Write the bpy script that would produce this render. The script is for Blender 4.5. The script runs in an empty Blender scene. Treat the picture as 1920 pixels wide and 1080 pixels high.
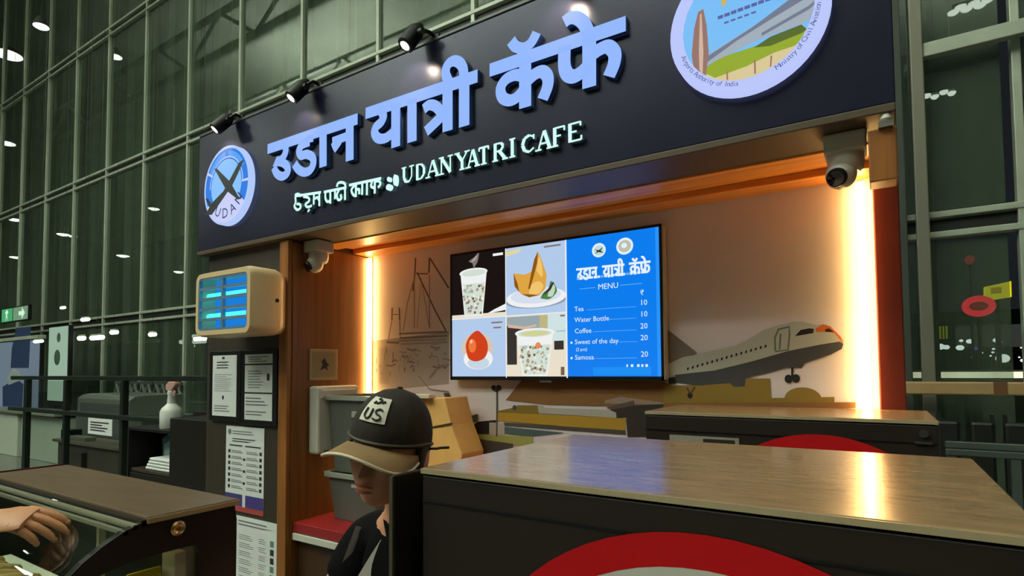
import bpy, bmesh, math, random
from mathutils import Vector, Matrix, Euler
random.seed(7)
SC = bpy.context.scene
COL = SC.collection
R = math.radians

# ------------------------------------------------------------------ camera, world, light, exposure
CAM_F, CAM_YAW, CAM_PITCH, CAM_ROLL, CAM_CX, CAM_CY, CAM_H = 1070.3, .5703, .0439, -.0069, 960.0, 646.97, 1.62
_F = Vector((-math.sin(CAM_YAW) * math.cos(CAM_PITCH), math.cos(CAM_YAW) * math.cos(CAM_PITCH), math.sin(CAM_PITCH)))
_r = Vector((math.cos(CAM_YAW), math.sin(CAM_YAW), 0)); _u = _r.cross(_F)
_c, _s = math.cos(CAM_ROLL), math.sin(CAM_ROLL)
_R = _c * _r + _s * _u; _U = -_s * _r + _c * _u
cam = bpy.data.cameras.new('camera'); camo = bpy.data.objects.new('camera', cam); COL.objects.link(camo)
cam.sensor_width = 36; cam.lens = CAM_F / 1920 * 36; cam.shift_y = (CAM_CY - 540) / 1920
cam.clip_start = .05; cam.clip_end = 400
camo.matrix_world = Matrix(((_R.x, _U.x, -_F.x, 0), (_R.y, _U.y, -_F.y, 0), (_R.z, _U.z, -_F.z, CAM_H), (0, 0, 0, 1)))
SC.camera = camo
w = bpy.data.worlds.new('night'); SC.world = w; w.use_nodes = True
w.node_tree.nodes['Background'].inputs[0].default_value = (.010, .012, .014, 1)
w.node_tree.nodes['Background'].inputs[1].default_value = 1
SC.view_settings.view_transform = 'Standard'; SC.view_settings.look = 'None'
SC.view_settings.exposure = 0; SC.view_settings.gamma = 1; SC.view_settings.use_curve_mapping = False
PANEL_E = 22.0        # unseen ceiling panels added to light the hall
LED_E = 28.0          # warm strips in the kiosk
SPOT_W = 5.0         # sign spotlights
UP_W = 900.0         # unseen uplight troughs added to brighten the ceiling, each

# measuring helpers: where the line of sight through a measured pixel meets a known plane
def ray(x, y): return _F + _R * ((x - CAM_CX) / CAM_F) - _U * ((y - CAM_CY) / CAM_F)
def at(x, y, X=None, Y=None, Z=None, d=None):
    q = ray(x, y); o = Vector((0, 0, CAM_H))
    if d is not None: return o + q * d
    if X is not None: return o + q * (X / q.x)
    if Y is not None: return o + q * (Y / q.y)
    return o + q * ((Z - CAM_H) / q.z)

# ------------------------------------------------------------------ materials
def lin(c):
    return tuple((v / 255 / 12.92 if v / 255 <= .04045 else ((v / 255 + .055) / 1.055) ** 2.4) for v in c) + (1,)
MATS = {}
def mat(name, rgb, rough=.6, metal=0., noise=0., scale=20., stretch=(1, 1, 1), bump=0., coat=0., spec=.5, rgb2=None):
    if name in MATS: return MATS[name]
    m = bpy.data.materials.new(name); m.use_nodes = True; nt = m.node_tree; b = nt.nodes['Principled BSDF']
    b.inputs['Base Color'].default_value = lin(rgb); b.inputs['Roughness'].default_value = rough
    b.inputs['Metallic'].default_value = metal; b.inputs['Specular IOR Level'].default_value = spec
    b.inputs['Coat Weight'].default_value = coat
    if noise or bump or rgb2:
        tc = nt.nodes.new('ShaderNodeTexCoord'); mp = nt.nodes.new('ShaderNodeMapping'); n = nt.nodes.new('ShaderNodeTexNoise')
        mp.inputs['Scale'].default_value = stretch; n.inputs['Scale'].default_value = scale; n.inputs['Detail'].default_value = 5
        nt.links.new(tc.outputs['Object'], mp.inputs[0]); nt.links.new(mp.outputs[0], n.inputs['Vector'])
        mx = nt.nodes.new('ShaderNodeMix'); mx.data_type = 'RGBA'
        c = lin(rgb); d = lin(rgb2) if rgb2 else tuple(min(1, v * (1 + noise)) for v in c[:3]) + (1,)
        e = c if rgb2 else tuple(v * (1 - noise) for v in c[:3]) + (1,)
        mx.inputs[6].default_value = e; mx.inputs[7].default_value = d
        rp = nt.nodes.new('ShaderNodeMapRange'); rp.inputs[1].default_value = .32; rp.inputs[2].default_value = .68
        nt.links.new(n.outputs[0], rp.inputs[0]); nt.links.new(rp.outputs[0], mx.inputs[0]); nt.links.new(mx.outputs[2], b.inputs['Base Color'])
        if bump:
            bp = nt.nodes.new('ShaderNodeBump'); bp.inputs['Strength'].default_value = bump; bp.inputs['Distance'].default_value = .01
            nt.links.new(n.outputs[0], bp.inputs['Height']); nt.links.new(bp.outputs[0], b.inputs['Normal'])
    MATS[name] = m; return m
def emit(name, rgb, k=1.0):
    if name in MATS: return MATS[name]
    m = bpy.data.materials.new(name); m.use_nodes = True; nt = m.node_tree
    b = nt.nodes['Principled BSDF']; b.inputs['Base Color'].default_value = (.02, .02, .02, 1); b.inputs['Roughness'].default_value = .8; b.inputs['Specular IOR Level'].default_value = .1
    b.inputs['Emission Color'].default_value = lin(rgb); b.inputs['Emission Strength'].default_value = k
    MATS[name] = m; return m
def glassy(name, tint, base, gain, rough=.0, haze=None):
    if name in MATS: return MATS[name]
    m = bpy.data.materials.new(name); m.use_nodes = True; nt = m.node_tree; nt.nodes.remove(nt.nodes['Principled BSDF'])
    o = nt.nodes['Material Output']; t = nt.nodes.new('ShaderNodeBsdfTransparent'); g = nt.nodes.new('ShaderNodeBsdfGlossy')
    t.inputs[0].default_value = tint; g.inputs['Roughness'].default_value = rough
    lw = nt.nodes.new('ShaderNodeLayerWeight'); lw.inputs[0].default_value = .5
    p = nt.nodes.new('ShaderNodeMath'); p.operation = 'POWER'; p.inputs[1].default_value = 3.2
    a = nt.nodes.new('ShaderNodeMath'); a.operation = 'MULTIPLY_ADD'; a.inputs[1].default_value = gain; a.inputs[2].default_value = base; a.use_clamp = True
    mx = nt.nodes.new('ShaderNodeMixShader')
    nt.links.new(lw.outputs['Facing'], p.inputs[0]); nt.links.new(p.outputs[0], a.inputs[0]); nt.links.new(a.outputs[0], mx.inputs[0])
    first = t
    if haze:  # diffuse tint imitating a streaky veil of reflected hall light
        df = nt.nodes.new('ShaderNodeBsdfDiffuse'); df.inputs[0].default_value = lin(haze[1]); first = nt.nodes.new('ShaderNodeMixShader')
        tc = nt.nodes.new('ShaderNodeTexCoord'); mp = nt.nodes.new('ShaderNodeMapping'); nz = nt.nodes.new('ShaderNodeTexNoise'); mr = nt.nodes.new('ShaderNodeMapRange')
        mp.inputs['Scale'].default_value = (1.6, 1, .05); nz.inputs['Scale'].default_value = 2.2; nz.inputs['Detail'].default_value = 4
        mr.inputs[1].default_value = .3; mr.inputs[2].default_value = .7; mr.inputs[3].default_value = haze[0] * .35; mr.inputs[4].default_value = haze[0] * 1.5
        nt.links.new(tc.outputs['Object'], mp.inputs[0]); nt.links.new(mp.outputs[0], nz.inputs['Vector']); nt.links.new(nz.outputs[0], mr.inputs[0]); nt.links.new(mr.outputs[0], first.inputs[0])
        nt.links.new(t.outputs[0], first.inputs[1]); nt.links.new(df.outputs[0], first.inputs[2])
    nt.links.new(first.outputs[0], mx.inputs[1]); nt.links.new(g.outputs[0], mx.inputs[2]); nt.links.new(mx.outputs[0], o.inputs[0])
    MATS[name] = m; return m

# ------------------------------------------------------------------ objects
def prop(o, label=None, cat=None, group=None, kind=None):
    if label: o['label'] = label
    if cat: o['category'] = cat
    if group: o['group'] = group
    if kind: o['kind'] = kind
    return o
def thing(name, label, cat, loc=(0, 0, 0), group=None):
    o = bpy.data.objects.new(name, None); COL.objects.link(o); o.location = loc; o.empty_display_size = .05
    return prop(o, label, cat, group)
def adopt(o, parent):
    if parent is None: return
    o.parent = parent
    if parent.type == 'EMPTY': o.matrix_parent_inverse = Matrix.Translation(-Vector(parent.location))
def tree_copy(root, dx, label=None):
    r = root.copy(); COL.objects.link(r); r.location = Vector(root.location) + Vector(dx)
    if label: r['label'] = label
    for ch in list(root.children):
        c = ch.copy(); COL.objects.link(c); c.parent = r; c.matrix_parent_inverse = ch.matrix_parent_inverse.copy()
        for g in list(ch.children):
            e = g.copy(); COL.objects.link(e); e.parent = c; e.matrix_parent_inverse = g.matrix_parent_inverse.copy()
    return r

class MB:
    def __init__(s): s.v = []; s.f = []; s.m = []; s.k = 0
    def mat(s, k): s.k = k; return s
    def add(s, vs, fs):
        o = len(s.v); s.v += [tuple(v) for v in vs]; s.f += [tuple(i + o for i in f) for f in fs]; s.m += [s.k] * len(fs); return s
    def box(s, x0, x1, y0, y1, z0, z1, M=None):
        vs = [Vector((x, y, z)) for x in (x0, x1) for y in (y0, y1) for z in (z0, z1)]
        if M: vs = [M @ v for v in vs]
        return s.add(vs, [(0, 1, 3, 2), (4, 6, 7, 5), (0, 4, 5, 1), (2, 3, 7, 6), (0, 2, 6, 4), (1, 5, 7, 3)])
    def rings(s, rings, cap=True, closed=False):
        n = len(rings[0]); vs = [p for r in rings for p in r]; fs = []
        m = len(rings)
        for i in range(m if closed else m - 1):
            a, b = i * n, ((i + 1) % m) * n
            fs += [(a + j, a + (j + 1) % n, b + (j + 1) % n, b + j) for j in range(n)]
        if cap and not closed: fs += [tuple(range(n - 1, -1, -1)), tuple((m - 1) * n + j for j in range(n))]
        return s.add(vs, fs)
    def cyl(s, p0, p1, r0, r1=None, n=20):
        p0, p1 = Vector(p0), Vector(p1); r1 = r0 if r1 is None else r1
        d = (p1 - p0).normalized(); a = d.orthogonal().normalized(); b = d.cross(a)
        c = [(math.cos(2 * math.pi * i / n), math.sin(2 * math.pi * i / n)) for i in range(n)]
        return s.rings([[p0 + (a * x + b * y) * r0 for x, y in c], [p1 + (a * x + b * y) * r1 for x, y in c]])
    def tube(s, pts, r, n=8):
        pts = [Vector(p) for p in pts]; rs = r if isinstance(r, (list, tuple)) else [r] * len(pts); rg = []; a = None
        for i, p in enumerate(pts):
            d = (pts[min(i + 1, len(pts) - 1)] - pts[max(i - 1, 0)]).normalized()
            a = d.orthogonal().normalized() if a is None else (a - d * a.dot(d)).normalized()
            b = d.cross(a); rg.append([p + (a * math.cos(2 * math.pi * k / n) + b * math.sin(2 * math.pi * k / n)) * rs[i] for k in range(n)])
        return s.rings(rg)
    def lathe(s, prof, c=(0, 0, 0), n=28, axis=None):
        c = Vector(c); ax = Vector(axis or (0, 0, 1)).normalized(); a = ax.orthogonal().normalized() if abs(ax.z) < .999 else Vector((1, 0, 0)); b = ax.cross(a)
        return s.rings([[c + ax * h + (a * math.cos(2 * math.pi * k / n) + b * math.sin(2 * math.pi * k / n)) * max(r, 1e-4) for k in range(n)] for r, h in prof])
    def ell(s, c, r, n=20, m=12, M=None):
        rg = []
        for i in range(1, m):
            t = math.pi * i / m; rg.append([Vector((r[0] * math.sin(t) * math.cos(2 * math.pi * k / n), r[1] * math.sin(t) * math.sin(2 * math.pi * k / n), -r[2] * math.cos(t))) for k in range(n)])
        rg = [[(M @ p if M else p) + Vector(c) for p in g] for g in rg]
        return s.rings(rg)
    def prism(s, pts, dv):
        pts = [Vector(p) for p in pts]; dv = Vector(dv); n = len(pts)
        return s.add(pts + [p + dv for p in pts], [tuple(range(n)), tuple(range(2 * n - 1, n - 1, -1))] + [(i, i + n, (i + 1) % n + n, (i + 1) % n) for i in range(n)])
    def poly(s, pts): return s.add(pts, [tuple(range(len(pts)))])
    def build(s, name, mats, parent=None, smooth=False, bevel=0, seg=2, fix=True):
        me = bpy.data.meshes.new(name); me.from_pydata(s.v, [], s.f)
        for m in (mats if isinstance(mats, (list, tuple)) else [mats]): me.materials.append(m)
        me.polygons.foreach_set('material_index', s.m)
        if fix:
            bm = bmesh.new(); bm.from_mesh(me); bmesh.ops.recalc_face_normals(bm, faces=bm.faces); bm.to_mesh(me); bm.free()
        o = bpy.data.objects.new(name, me); COL.objects.link(o); adopt(o, parent)
        if smooth:
            me.polygons.foreach_set('use_smooth', [True] * len(me.polygons))
            try: me.set_sharp_from_angle(angle=R(38))
            except Exception: pass
        if bevel:
            b = o.modifiers.new('bevel', 'BEVEL'); b.width = bevel; b.segments = seg; b.limit_method = 'ANGLE'
        return o
def box(name, m, x0, x1, y0, y1, z0, z1, parent=None, bevel=.004, **k): return MB().box(x0, x1, y0, y1, z0, z1).build(name, m, parent, bevel=bevel, **k)
def text_mesh(mb, s, x, z, size, Y, align='LEFT', ang=0., sx=1.):
    cu = bpy.data.curves.new('lettering', 'FONT'); cu.body = s; cu.size = size; cu.align_x = align; cu.resolution_u = 2
    o = bpy.data.objects.new('lettering', cu); COL.objects.link(o)
    me = bpy.data.meshes.new_from_object(o.evaluated_get(bpy.context.evaluated_depsgraph_get()))
    c, sn = math.cos(ang), math.sin(ang)
    mb.add([(x + (v.co.x * c * sx - v.co.y * sn), Y, z + v.co.x * sn * sx + v.co.y * c) for v in me.vertices], [tuple(p.vertices) for p in me.polygons])
    bpy.data.objects.remove(o); bpy.data.curves.remove(cu); bpy.data.meshes.remove(me)
def spline(p, n=6):
    out = []
    for i in range(len(p) - 1):
        a, b, c, d = p[max(i - 1, 0)], p[i], p[i + 1], p[min(i + 2, len(p) - 1)]
        for k in range(n):
            t = k / n
            out.append(tuple(.5 * (2 * b[j] + (c[j] - a[j]) * t + (2 * a[j] - 5 * b[j] + 4 * c[j] - d[j]) * t * t + (3 * b[j] - a[j] - 3 * c[j] + d[j]) * t ** 3) for j in (0, 1)))
    return out + [tuple(p[-1])]
def ribbon(mb, pts, wd, Y, depth=0., square=True):
    """flat bar of constant width along a line in an XZ plane; front at Y, depth behind it"""
    n = len(pts); L = []; Rr = []
    for i in range(n):
        a = pts[max(i - 1, 0)]; b = pts[min(i + 1, n - 1)]; dx, dz = b[0] - a[0], b[1] - a[1]; l = math.hypot(dx, dz) or 1
        ex = 0
        wi = wd / 2
        if 0 < i < n - 1:
            ux, uz = pts[i][0] - pts[i - 1][0], pts[i][1] - pts[i - 1][1]; lu = math.hypot(ux, uz) or 1
            cs = max(.6, abs((ux * dx + uz * dz) / lu / l)); wi /= cs
        nx, nz = -dz / l * wi, dx / l * wi
        L.append((pts[i][0] + nx, pts[i][1] + nz)); Rr.append((pts[i][0] - nx, pts[i][1] - nz))
    for i in range(n - 1):
        q = [L[i], L[i + 1], Rr[i + 1], Rr[i]]
        mb.mat(0).add([(x, Y, z) for x, z in q], [(0, 1, 2, 3)])
        if depth:
            for e, (a, b) in enumerate(((0, 1), (2, 3))):
                mb.mat(1).add([(q[a][0], Y, q[a][1]), (q[b][0], Y, q[b][1]), (q[b][0], Y + depth, q[b][1]), (q[a][0], Y + depth, q[a][1])], [(0, 1, 2, 3)])
    if depth:
        for i in (0, n - 1):
            mb.mat(1).add([(L[i][0], Y, L[i][1]), (Rr[i][0], Y, Rr[i][1]), (Rr[i][0], Y + depth, Rr[i][1]), (L[i][0], Y + depth, L[i][1])], [(0, 1, 2, 3)])
    mb.mat(0)
def disc(cx, cz, rx, rz, Y, n=40, a0=0, a1=2 * math.pi): return [(cx + rx * math.cos(a0 + (a1 - a0) * i / n), Y, cz + rz * math.sin(a0 + (a1 - a0) * i / n)) for i in range(n + (0 if a1 - a0 > 6.28 else 1))]
def arcband(mb, cx, cz, r0, r1, Y, a0, a1, n=24):
    for i in range(n):
        a, b = a0 + (a1 - a0) * i / n, a0 + (a1 - a0) * (i + 1) / n
        mb.poly([(cx + r * math.cos(t), Y, cz + r * math.sin(t)) for r, t in ((r0, a), (r1, a), (r1, b), (r0, b))])

# shared materials
frame_m = mat('facade_metal', (184, 190, 172), .4, .2, noise=.08, scale=3)
fin_m = mat('facade_fin_metal', (70, 74, 66), .6, .2)
pane_m = glassy('facade_glass', (.72, .80, .74, 1), .07, .40, .012, (.20, (122, 138, 114)))  # last pair paints the veil of hall reflections into the glass
thin_glass = glassy('clear_glass', (.93, .97, .95, 1), .05, .6)
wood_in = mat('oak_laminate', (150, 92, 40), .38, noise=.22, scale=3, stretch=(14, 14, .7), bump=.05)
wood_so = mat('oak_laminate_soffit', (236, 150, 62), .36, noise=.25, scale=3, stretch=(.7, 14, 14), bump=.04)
col_m = mat('dark_brown_laminate', (58, 47, 37), .5, noise=.15, scale=3, stretch=(8, 8, .6))
maroon_m = mat('maroon_laminate', (112, 36, 18), .45, noise=.1, scale=4)
blk = mat('black_plastic', (14, 13, 13), .4)
blk2 = mat('black_steel', (22, 20, 19), .45, .3)
white_p = mat('white_plastic', (222, 216, 204), .4)
paper = mat('paper', (224, 226, 222), .7, noise=.02, scale=30)
ink = mat('grey_print', (120, 122, 124), .8)
ink2 = mat('dark_print', (46, 46, 50), .8)
steel = mat('brushed_steel', (170, 168, 160), .3, .9, noise=.05, scale=30)

# ------------------------------------------------------------------ hall (setting)
FY = 6.0
fl = MB().box(-60, 14, -14, FY + .3, -.12, 0).build('floor', mat('floor_tile', (96, 98, 92), .18, noise=.12, scale=.8)); prop(fl, kind='structure')
ce = MB().box(-60, 14, -14, FY + .3, 13.5, 13.7).build('ceiling', mat('ceiling_panel', (166, 176, 158), .8, noise=.15, scale=.6)); prop(ce, kind='structure')
wallm = mat('hall_wall', (166, 178, 156), .7, noise=.35, scale=.5, stretch=(3, 1, .15))
for nm, a in (('wall_front', (-60, 14, -14.3, -14, 0, 13.5)),  ('wall_right', (14, 14.3, -14, FY + .3, 0, 13.5)), ('wall_left', (-60.3, -60, -14, FY + .3, 0, 13.5))):
    prop(MB().box(*a).build(nm, wallm if nm == 'wall_left' else mat('hall_wall_dark', (78, 80, 72), .7, noise=.3, scale=.5)), kind='structure')
wb = bpy.data.objects.new('wall_back', None); COL.objects.link(wb); wb.location = (-15, FY, 0); prop(wb, kind='structure')
MX = [1.0] + [.92 - 1.775 * k for k in range(1, 35)]
mull = MB().box(-.03, .03, -.05, .06, 0, 13.5).build('mullion', frame_m, wb, bevel=.006)
mull.location = (MX[0] , FY, 0)
for x in [2.7, 4.47, 6.25, 8.02] + MX[1:]:
    c = mull.copy(); COL.objects.link(c); c.location = (x, FY, 0)
ROWS = [(0.0, 2.70), (2.95, 6.17), (6.42, 9.55), (9.8, 13.5)]
for z in (2.70, 6.17, 9.55):
    for dz in (0.035, .205): MB().box(-58, 9, FY - .06, FY + .05, z + dz - .026, z + dz + .026).build('transom', frame_m, wb, bevel=.006)
    MB().box(-58, 9, FY + .0, FY + .06, z + .07, z + .17).build('spandrel', mat('spandrel_dark', (24, 26, 23), .5), wb)
for z0, z1 in ROWS:
    p0 = None
    for x in [2.7, 4.47, 6.25] + MX:
        if p0 is None:
            p0 = MB().box(.03, 1.76, FY + .0, FY + .001, z0, z1).build('pane', pane_m, wb); p0.location = (x, 0, 0)
        else:
            c = p0.copy(); COL.objects.link(c); c.location = (x, 0, 0)
# fins of the outer skin
fin0 = None
for k, x in enumerate(MX):
    for q, dx in enumerate((.42, .86, 1.30)):
        if fin0 is None:
            fin0 = MB().box(-.02, .02, FY + .35, FY + .55, 0, 13.5).build('fin', fin_m, wb); fin0.location = (x + dx, 0, 0)
        else:
            c = fin0.copy(); COL.objects.link(c); c.location = (x + dx, 0, 0)
# door portal at the right: post and lintel bars
MB().box(.30, .39, FY - .22, FY - .11, 0, 6.0).build('door_post', mat('post_metal', (128, 124, 110), .45, .3), wb, bevel=.008)
MB().box(.19, .24, FY - .16, FY - .09, 0, 6.0).build('door_post', fin_m, wb, bevel=.006)
MB().box(.39, 9, FY - .19, FY - .11, 4.22, 4.34).build('lintel', frame_m, wb, bevel=.008)
# ground outside
prop(MB().box(-90, 60, FY + .3, 120, -.15, -.02).build('ground', mat('apron_asphalt', (34, 35, 34), .8, noise=.2, scale=.4)), kind='structure')
# dark roof canopy of the outer concourse seen through the glass

# ------------------------------------------------------------------ hall lights
panel_e = emit('added_panel_light', (236, 246, 232), PANEL_E)  # glow of panels added out of view to light the hall
lamp0 = None
for x in (-11.5, -7.5, -3.5):
    for y in (-9.5, -6.2, -2.9):
        if lamp0 is None:
            lamp0 = thing('added_ceiling_light', 'added white light panel, unseen below the hall ceiling', 'ceiling light', (x, y, 12), 'added light panels of the hall')
            MB().box(x - 1.55, x + 1.55, y - .55, y + .55, 12.0, 12.12).build('housing', mat('lamp_housing', (190, 192, 186), .5), lamp0, bevel=.01)
            MB().box(x - 1.5, x + 1.5, y - .5, y + .5, 11.985, 11.999).build('diffuser', panel_e, lamp0)
            for dx in (-1, 1): MB().cyl((x + dx, y, 12.12), (x + dx, y, 13.5), .015, n=8).build('hanger', steel, lamp0)
            b0 = (x, y)
        else: tree_copy(lamp0, (x - b0[0], y - b0[1], 0))
for x in (-15, -23, -31, -40):
    tree_copy(lamp0, (x - b0[0], -11.6 - b0[1], 0))
up0 = None
for i in range(3):
    for y in (-8.5, -1.5):
        x = 4 - 10 * i
        if up0 is None:
            up0 = thing('added_uplight_trough', 'added grey trough uplight, unseen below the hall ceiling', 'uplight', (x, y, 10.4), 'added trough uplights of the hall'); u0 = (x, y)  # trough added out of view so the lit ceiling brightens the panes
            MB().box(x - 3.1, x + 3.1, y - .22, y + .22, 10.4, 10.43).box(x - 3.1, x + 3.1, y - .22, y - .19, 10.431, 10.6).box(x - 3.1, x + 3.1, y + .19, y + .22, 10.431, 10.6).build('trough', mat('lamp_housing', (190, 192, 186), .5), up0)
            MB().cyl((x - 2, y, 10.43), (x - 2, y, 13.5), .015, n=8).build('hanger', steel, up0); MB().cyl((x + 2, y, 10.43), (x + 2, y, 13.5), .015, n=8).build('hanger', steel, up0)
            L = bpy.data.lights.new('uplight', 'AREA'); L.shape = 'RECTANGLE'; L.size = 6; L.size_y = .3; L.energy = UP_W; L.color = (.97, 1, .93)  # added source hidden in the trough, aimed at the ceiling
            lo0 = bpy.data.objects.new('added_uplight_source', L); COL.objects.link(lo0); lo0.location = (x, y, 10.5); lo0.rotation_euler = (R(180), 0, 0); adopt(lo0, up0)
        else: tree_copy(up0, (x - u0[0], y - u0[1], 0))
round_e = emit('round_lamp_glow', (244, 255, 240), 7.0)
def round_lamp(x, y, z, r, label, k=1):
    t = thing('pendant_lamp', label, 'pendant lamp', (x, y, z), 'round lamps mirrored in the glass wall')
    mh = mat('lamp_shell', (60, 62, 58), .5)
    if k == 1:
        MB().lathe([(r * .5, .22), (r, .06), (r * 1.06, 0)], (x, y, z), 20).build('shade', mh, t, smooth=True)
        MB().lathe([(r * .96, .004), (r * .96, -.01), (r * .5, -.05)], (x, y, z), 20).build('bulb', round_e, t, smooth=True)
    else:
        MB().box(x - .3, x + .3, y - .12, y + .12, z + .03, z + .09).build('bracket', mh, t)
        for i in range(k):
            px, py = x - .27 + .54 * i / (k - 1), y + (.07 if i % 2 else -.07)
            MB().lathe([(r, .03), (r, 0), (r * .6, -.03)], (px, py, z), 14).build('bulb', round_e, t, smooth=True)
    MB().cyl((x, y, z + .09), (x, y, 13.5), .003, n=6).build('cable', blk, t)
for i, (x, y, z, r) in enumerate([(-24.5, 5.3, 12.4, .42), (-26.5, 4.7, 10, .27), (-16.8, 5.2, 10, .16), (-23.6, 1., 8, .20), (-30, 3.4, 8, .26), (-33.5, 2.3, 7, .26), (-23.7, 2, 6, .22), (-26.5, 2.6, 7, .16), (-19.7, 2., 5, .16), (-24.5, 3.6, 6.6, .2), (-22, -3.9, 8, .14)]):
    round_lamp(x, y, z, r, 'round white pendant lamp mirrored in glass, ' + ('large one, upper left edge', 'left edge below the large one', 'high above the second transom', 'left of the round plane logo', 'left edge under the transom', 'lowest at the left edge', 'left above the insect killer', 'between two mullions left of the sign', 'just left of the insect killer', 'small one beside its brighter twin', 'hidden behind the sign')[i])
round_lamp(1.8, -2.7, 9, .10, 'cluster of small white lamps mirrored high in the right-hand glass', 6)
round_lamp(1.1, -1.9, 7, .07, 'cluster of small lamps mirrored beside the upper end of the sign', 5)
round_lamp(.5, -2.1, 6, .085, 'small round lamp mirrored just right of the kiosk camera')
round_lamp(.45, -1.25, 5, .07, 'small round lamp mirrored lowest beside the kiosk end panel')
# roof trusses
tr_m = mat('truss_steel', (176, 184, 168), .5)
def truss(y, x0, x1, z, h, label):
    t = thing('roof_truss', label, 'roof truss', ((x0 + x1) / 2, y, z))
    MB().tube([(x0, y, z), (x1, y, z)], .09).build('lower_chord', tr_m, t, smooth=True)
    MB().tube([(x0, y, z + h), (x1, y, z + h)], .09).build('upper_chord', tr_m, t, smooth=True)
    n = int((x1 - x0) / 1.6)
    for i in range(n):
        a = x0 + (x1 - x0) * i / n; b = x0 + (x1 - x0) * (i + 1) / n
        MB().tube([(a, y, z + (h if i % 2 else 0)), (b, y, z + (0 if i % 2 else h))], .055, 6).build('diagonal', tr_m, t, smooth=True)
    for a in (x0 + .5, x1 - .5): MB().tube([(a, y, z + h), (a, y, 13.5)], .05, 6).build('hanger', tr_m, t)
truss(3.6, -26, 8, 10.2, 1.1, 'pale steel lattice truss under the hall roof nearest the glass wall')
truss(-.6, -26, 8, 10.9, 1.1, 'pale steel lattice truss under the hall roof above the kiosk front')

# ------------------------------------------------------------------ cafe kiosk
BY = 2.30; IL = -2.45; SY = 1.75; SZ = 2.285
kiosk = thing('cafe_kiosk', 'wood-lined airport cafe kiosk with printed back wall under a dark sign', 'kiosk', (-1.5, 2.0, 0))
wallp = mat('mural_base', (236, 222, 222), .55, noise=.03, scale=4)
back = MB().box(IL - .01, .0, BY, BY + .04, 0, 2.33).build('back_wall', wallp, kiosk)
MB().box(-3.20, IL, 1.79, 2.38, 0, SZ + .02).build('column', col_m, kiosk, bevel=.004)
MB().box(IL - .065, IL + .004, 1.765, 1.79, 0, SZ - .01).build('corner_trim', wood_in, kiosk, bevel=.003)
MB().box(IL, IL + .012, 1.79, BY, 0, SZ - .02).build('side_lining', mat('oak_laminate_dark', (128, 78, 34), .36, noise=.2, scale=3, stretch=(14, 14, .7), bump=.05), kiosk)
MB().box(.0005, .074, 2.285, 2.37, 0, SZ + .04).build('end_panel', maroon_m, kiosk, bevel=.004)
MB().box(-.006, .058, 1.77, 1.85, 2.11, 2.25).build('header_block', wood_in, kiosk, bevel=.004)
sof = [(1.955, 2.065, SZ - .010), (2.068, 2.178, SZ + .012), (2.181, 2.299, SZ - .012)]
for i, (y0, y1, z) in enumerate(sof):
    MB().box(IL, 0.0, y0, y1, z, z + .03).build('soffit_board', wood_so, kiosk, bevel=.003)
MB().box(-3.2, .056, 1.95, 2.38, SZ + .05, SZ + .09).build('roof_panel', blk2, kiosk)
# red-topped counter along the back
counter = thing('service_counter', 'low service counter with a red top and white edge inside the kiosk', 'counter', (-1.6, 2.05, 0))
MB().box(IL + .015, -.75, 1.83, 2.295, 0, .80).build('cabinet', mat('counter_wood', (70, 44, 22), .5, noise=.2, scale=3, stretch=(1, 1, 8)), counter, bevel=.004)
MB().box(IL + .015, -.75, 1.80, 2.295, .835, .885).build('counter_top', mat('red_laminate', (150, 34, 36), .4), counter, bevel=.004)
MB().box(IL + .015, -.75, 1.795, 1.82, .80, .833).build('edge_strip', mat('white_edge', (206, 204, 186), .5), counter, bevel=.003)
# warm strips
led = emit('warm_strip', (255, 205, 124), LED_E)
hold = mat('strip_channel', (190, 170, 140), .4, .6)
for x, z1 in ((-2.425, 2.265), (-.036, 2.262)):
    ch = MB().box(x - .011, x + .011, BY - .012, BY - .002, .9, z1).build('light_channel', hold, kiosk)
    MB().box(x - .014, x + .014, BY - .028, BY - .0125, .9, z1 - .004).build('light_strip', led, ch)

# mural printed on the back wall (drawn on the plane of the wall)
class Art:
    def __init__(s, Y, name, parent, step=.00004): s.Y = Y; s.n = 0; s.name = name; s.parent = parent; s.step = step; s.mb = MB(); s.ms = []
    def k(s, m):
        if m not in s.ms: s.ms.append(m)
        s.mb.k = s.ms.index(m); s.n += 1; return s.Y - s.step * s.n
    def poly(s, m, pts, o=(0, 0), sc=1.):
        y = s.k(m); s.mb.poly([at(o[0] + p[0] / sc, o[1] + p[1] / sc, Y=y) for p in pts]); return s
    def line(s, m, pts, wd, o=(0, 0), sc=1., smooth=False):
        y = s.k(m); q = [at(o[0] + p[0] / sc, o[1] + p[1] / sc, Y=y) for p in pts]; q = [(v.x, v.z) for v in q]
        k = s.mb.k
        if smooth: q = spline(q)
        t = MB(); ribbon(t, q, wd, y); s.mb.add(t.v, t.f); return s
    def oval(s, m, c, rx, rz, o=(0, 0), sc=1., a0=0, a1=2 * math.pi):
        y = s.k(m); p = at(o[0] + c[0] / sc, o[1] + c[1] / sc, Y=y); s.mb.poly(disc(p.x, p.z, rx, rz, y, 36, a0, a1)); return s
    def text(s, m, t, px, py, size, align='LEFT', sx=1., ang=0):
        y = s.k(m); p = at(px, py, Y=y); text_mesh(s.mb, t, p.x, p.z, size, y, align, ang, sx); return s
    def done(s, name=None):
        o = s.mb.build(name or s.name, s.ms, s.parent, fix=False); s.mb = MB(); s.ms = []; return o
pm = lambda n, c: mat('print_' + n, c, .6)
a = Art(BY, 'mural', back)
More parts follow.
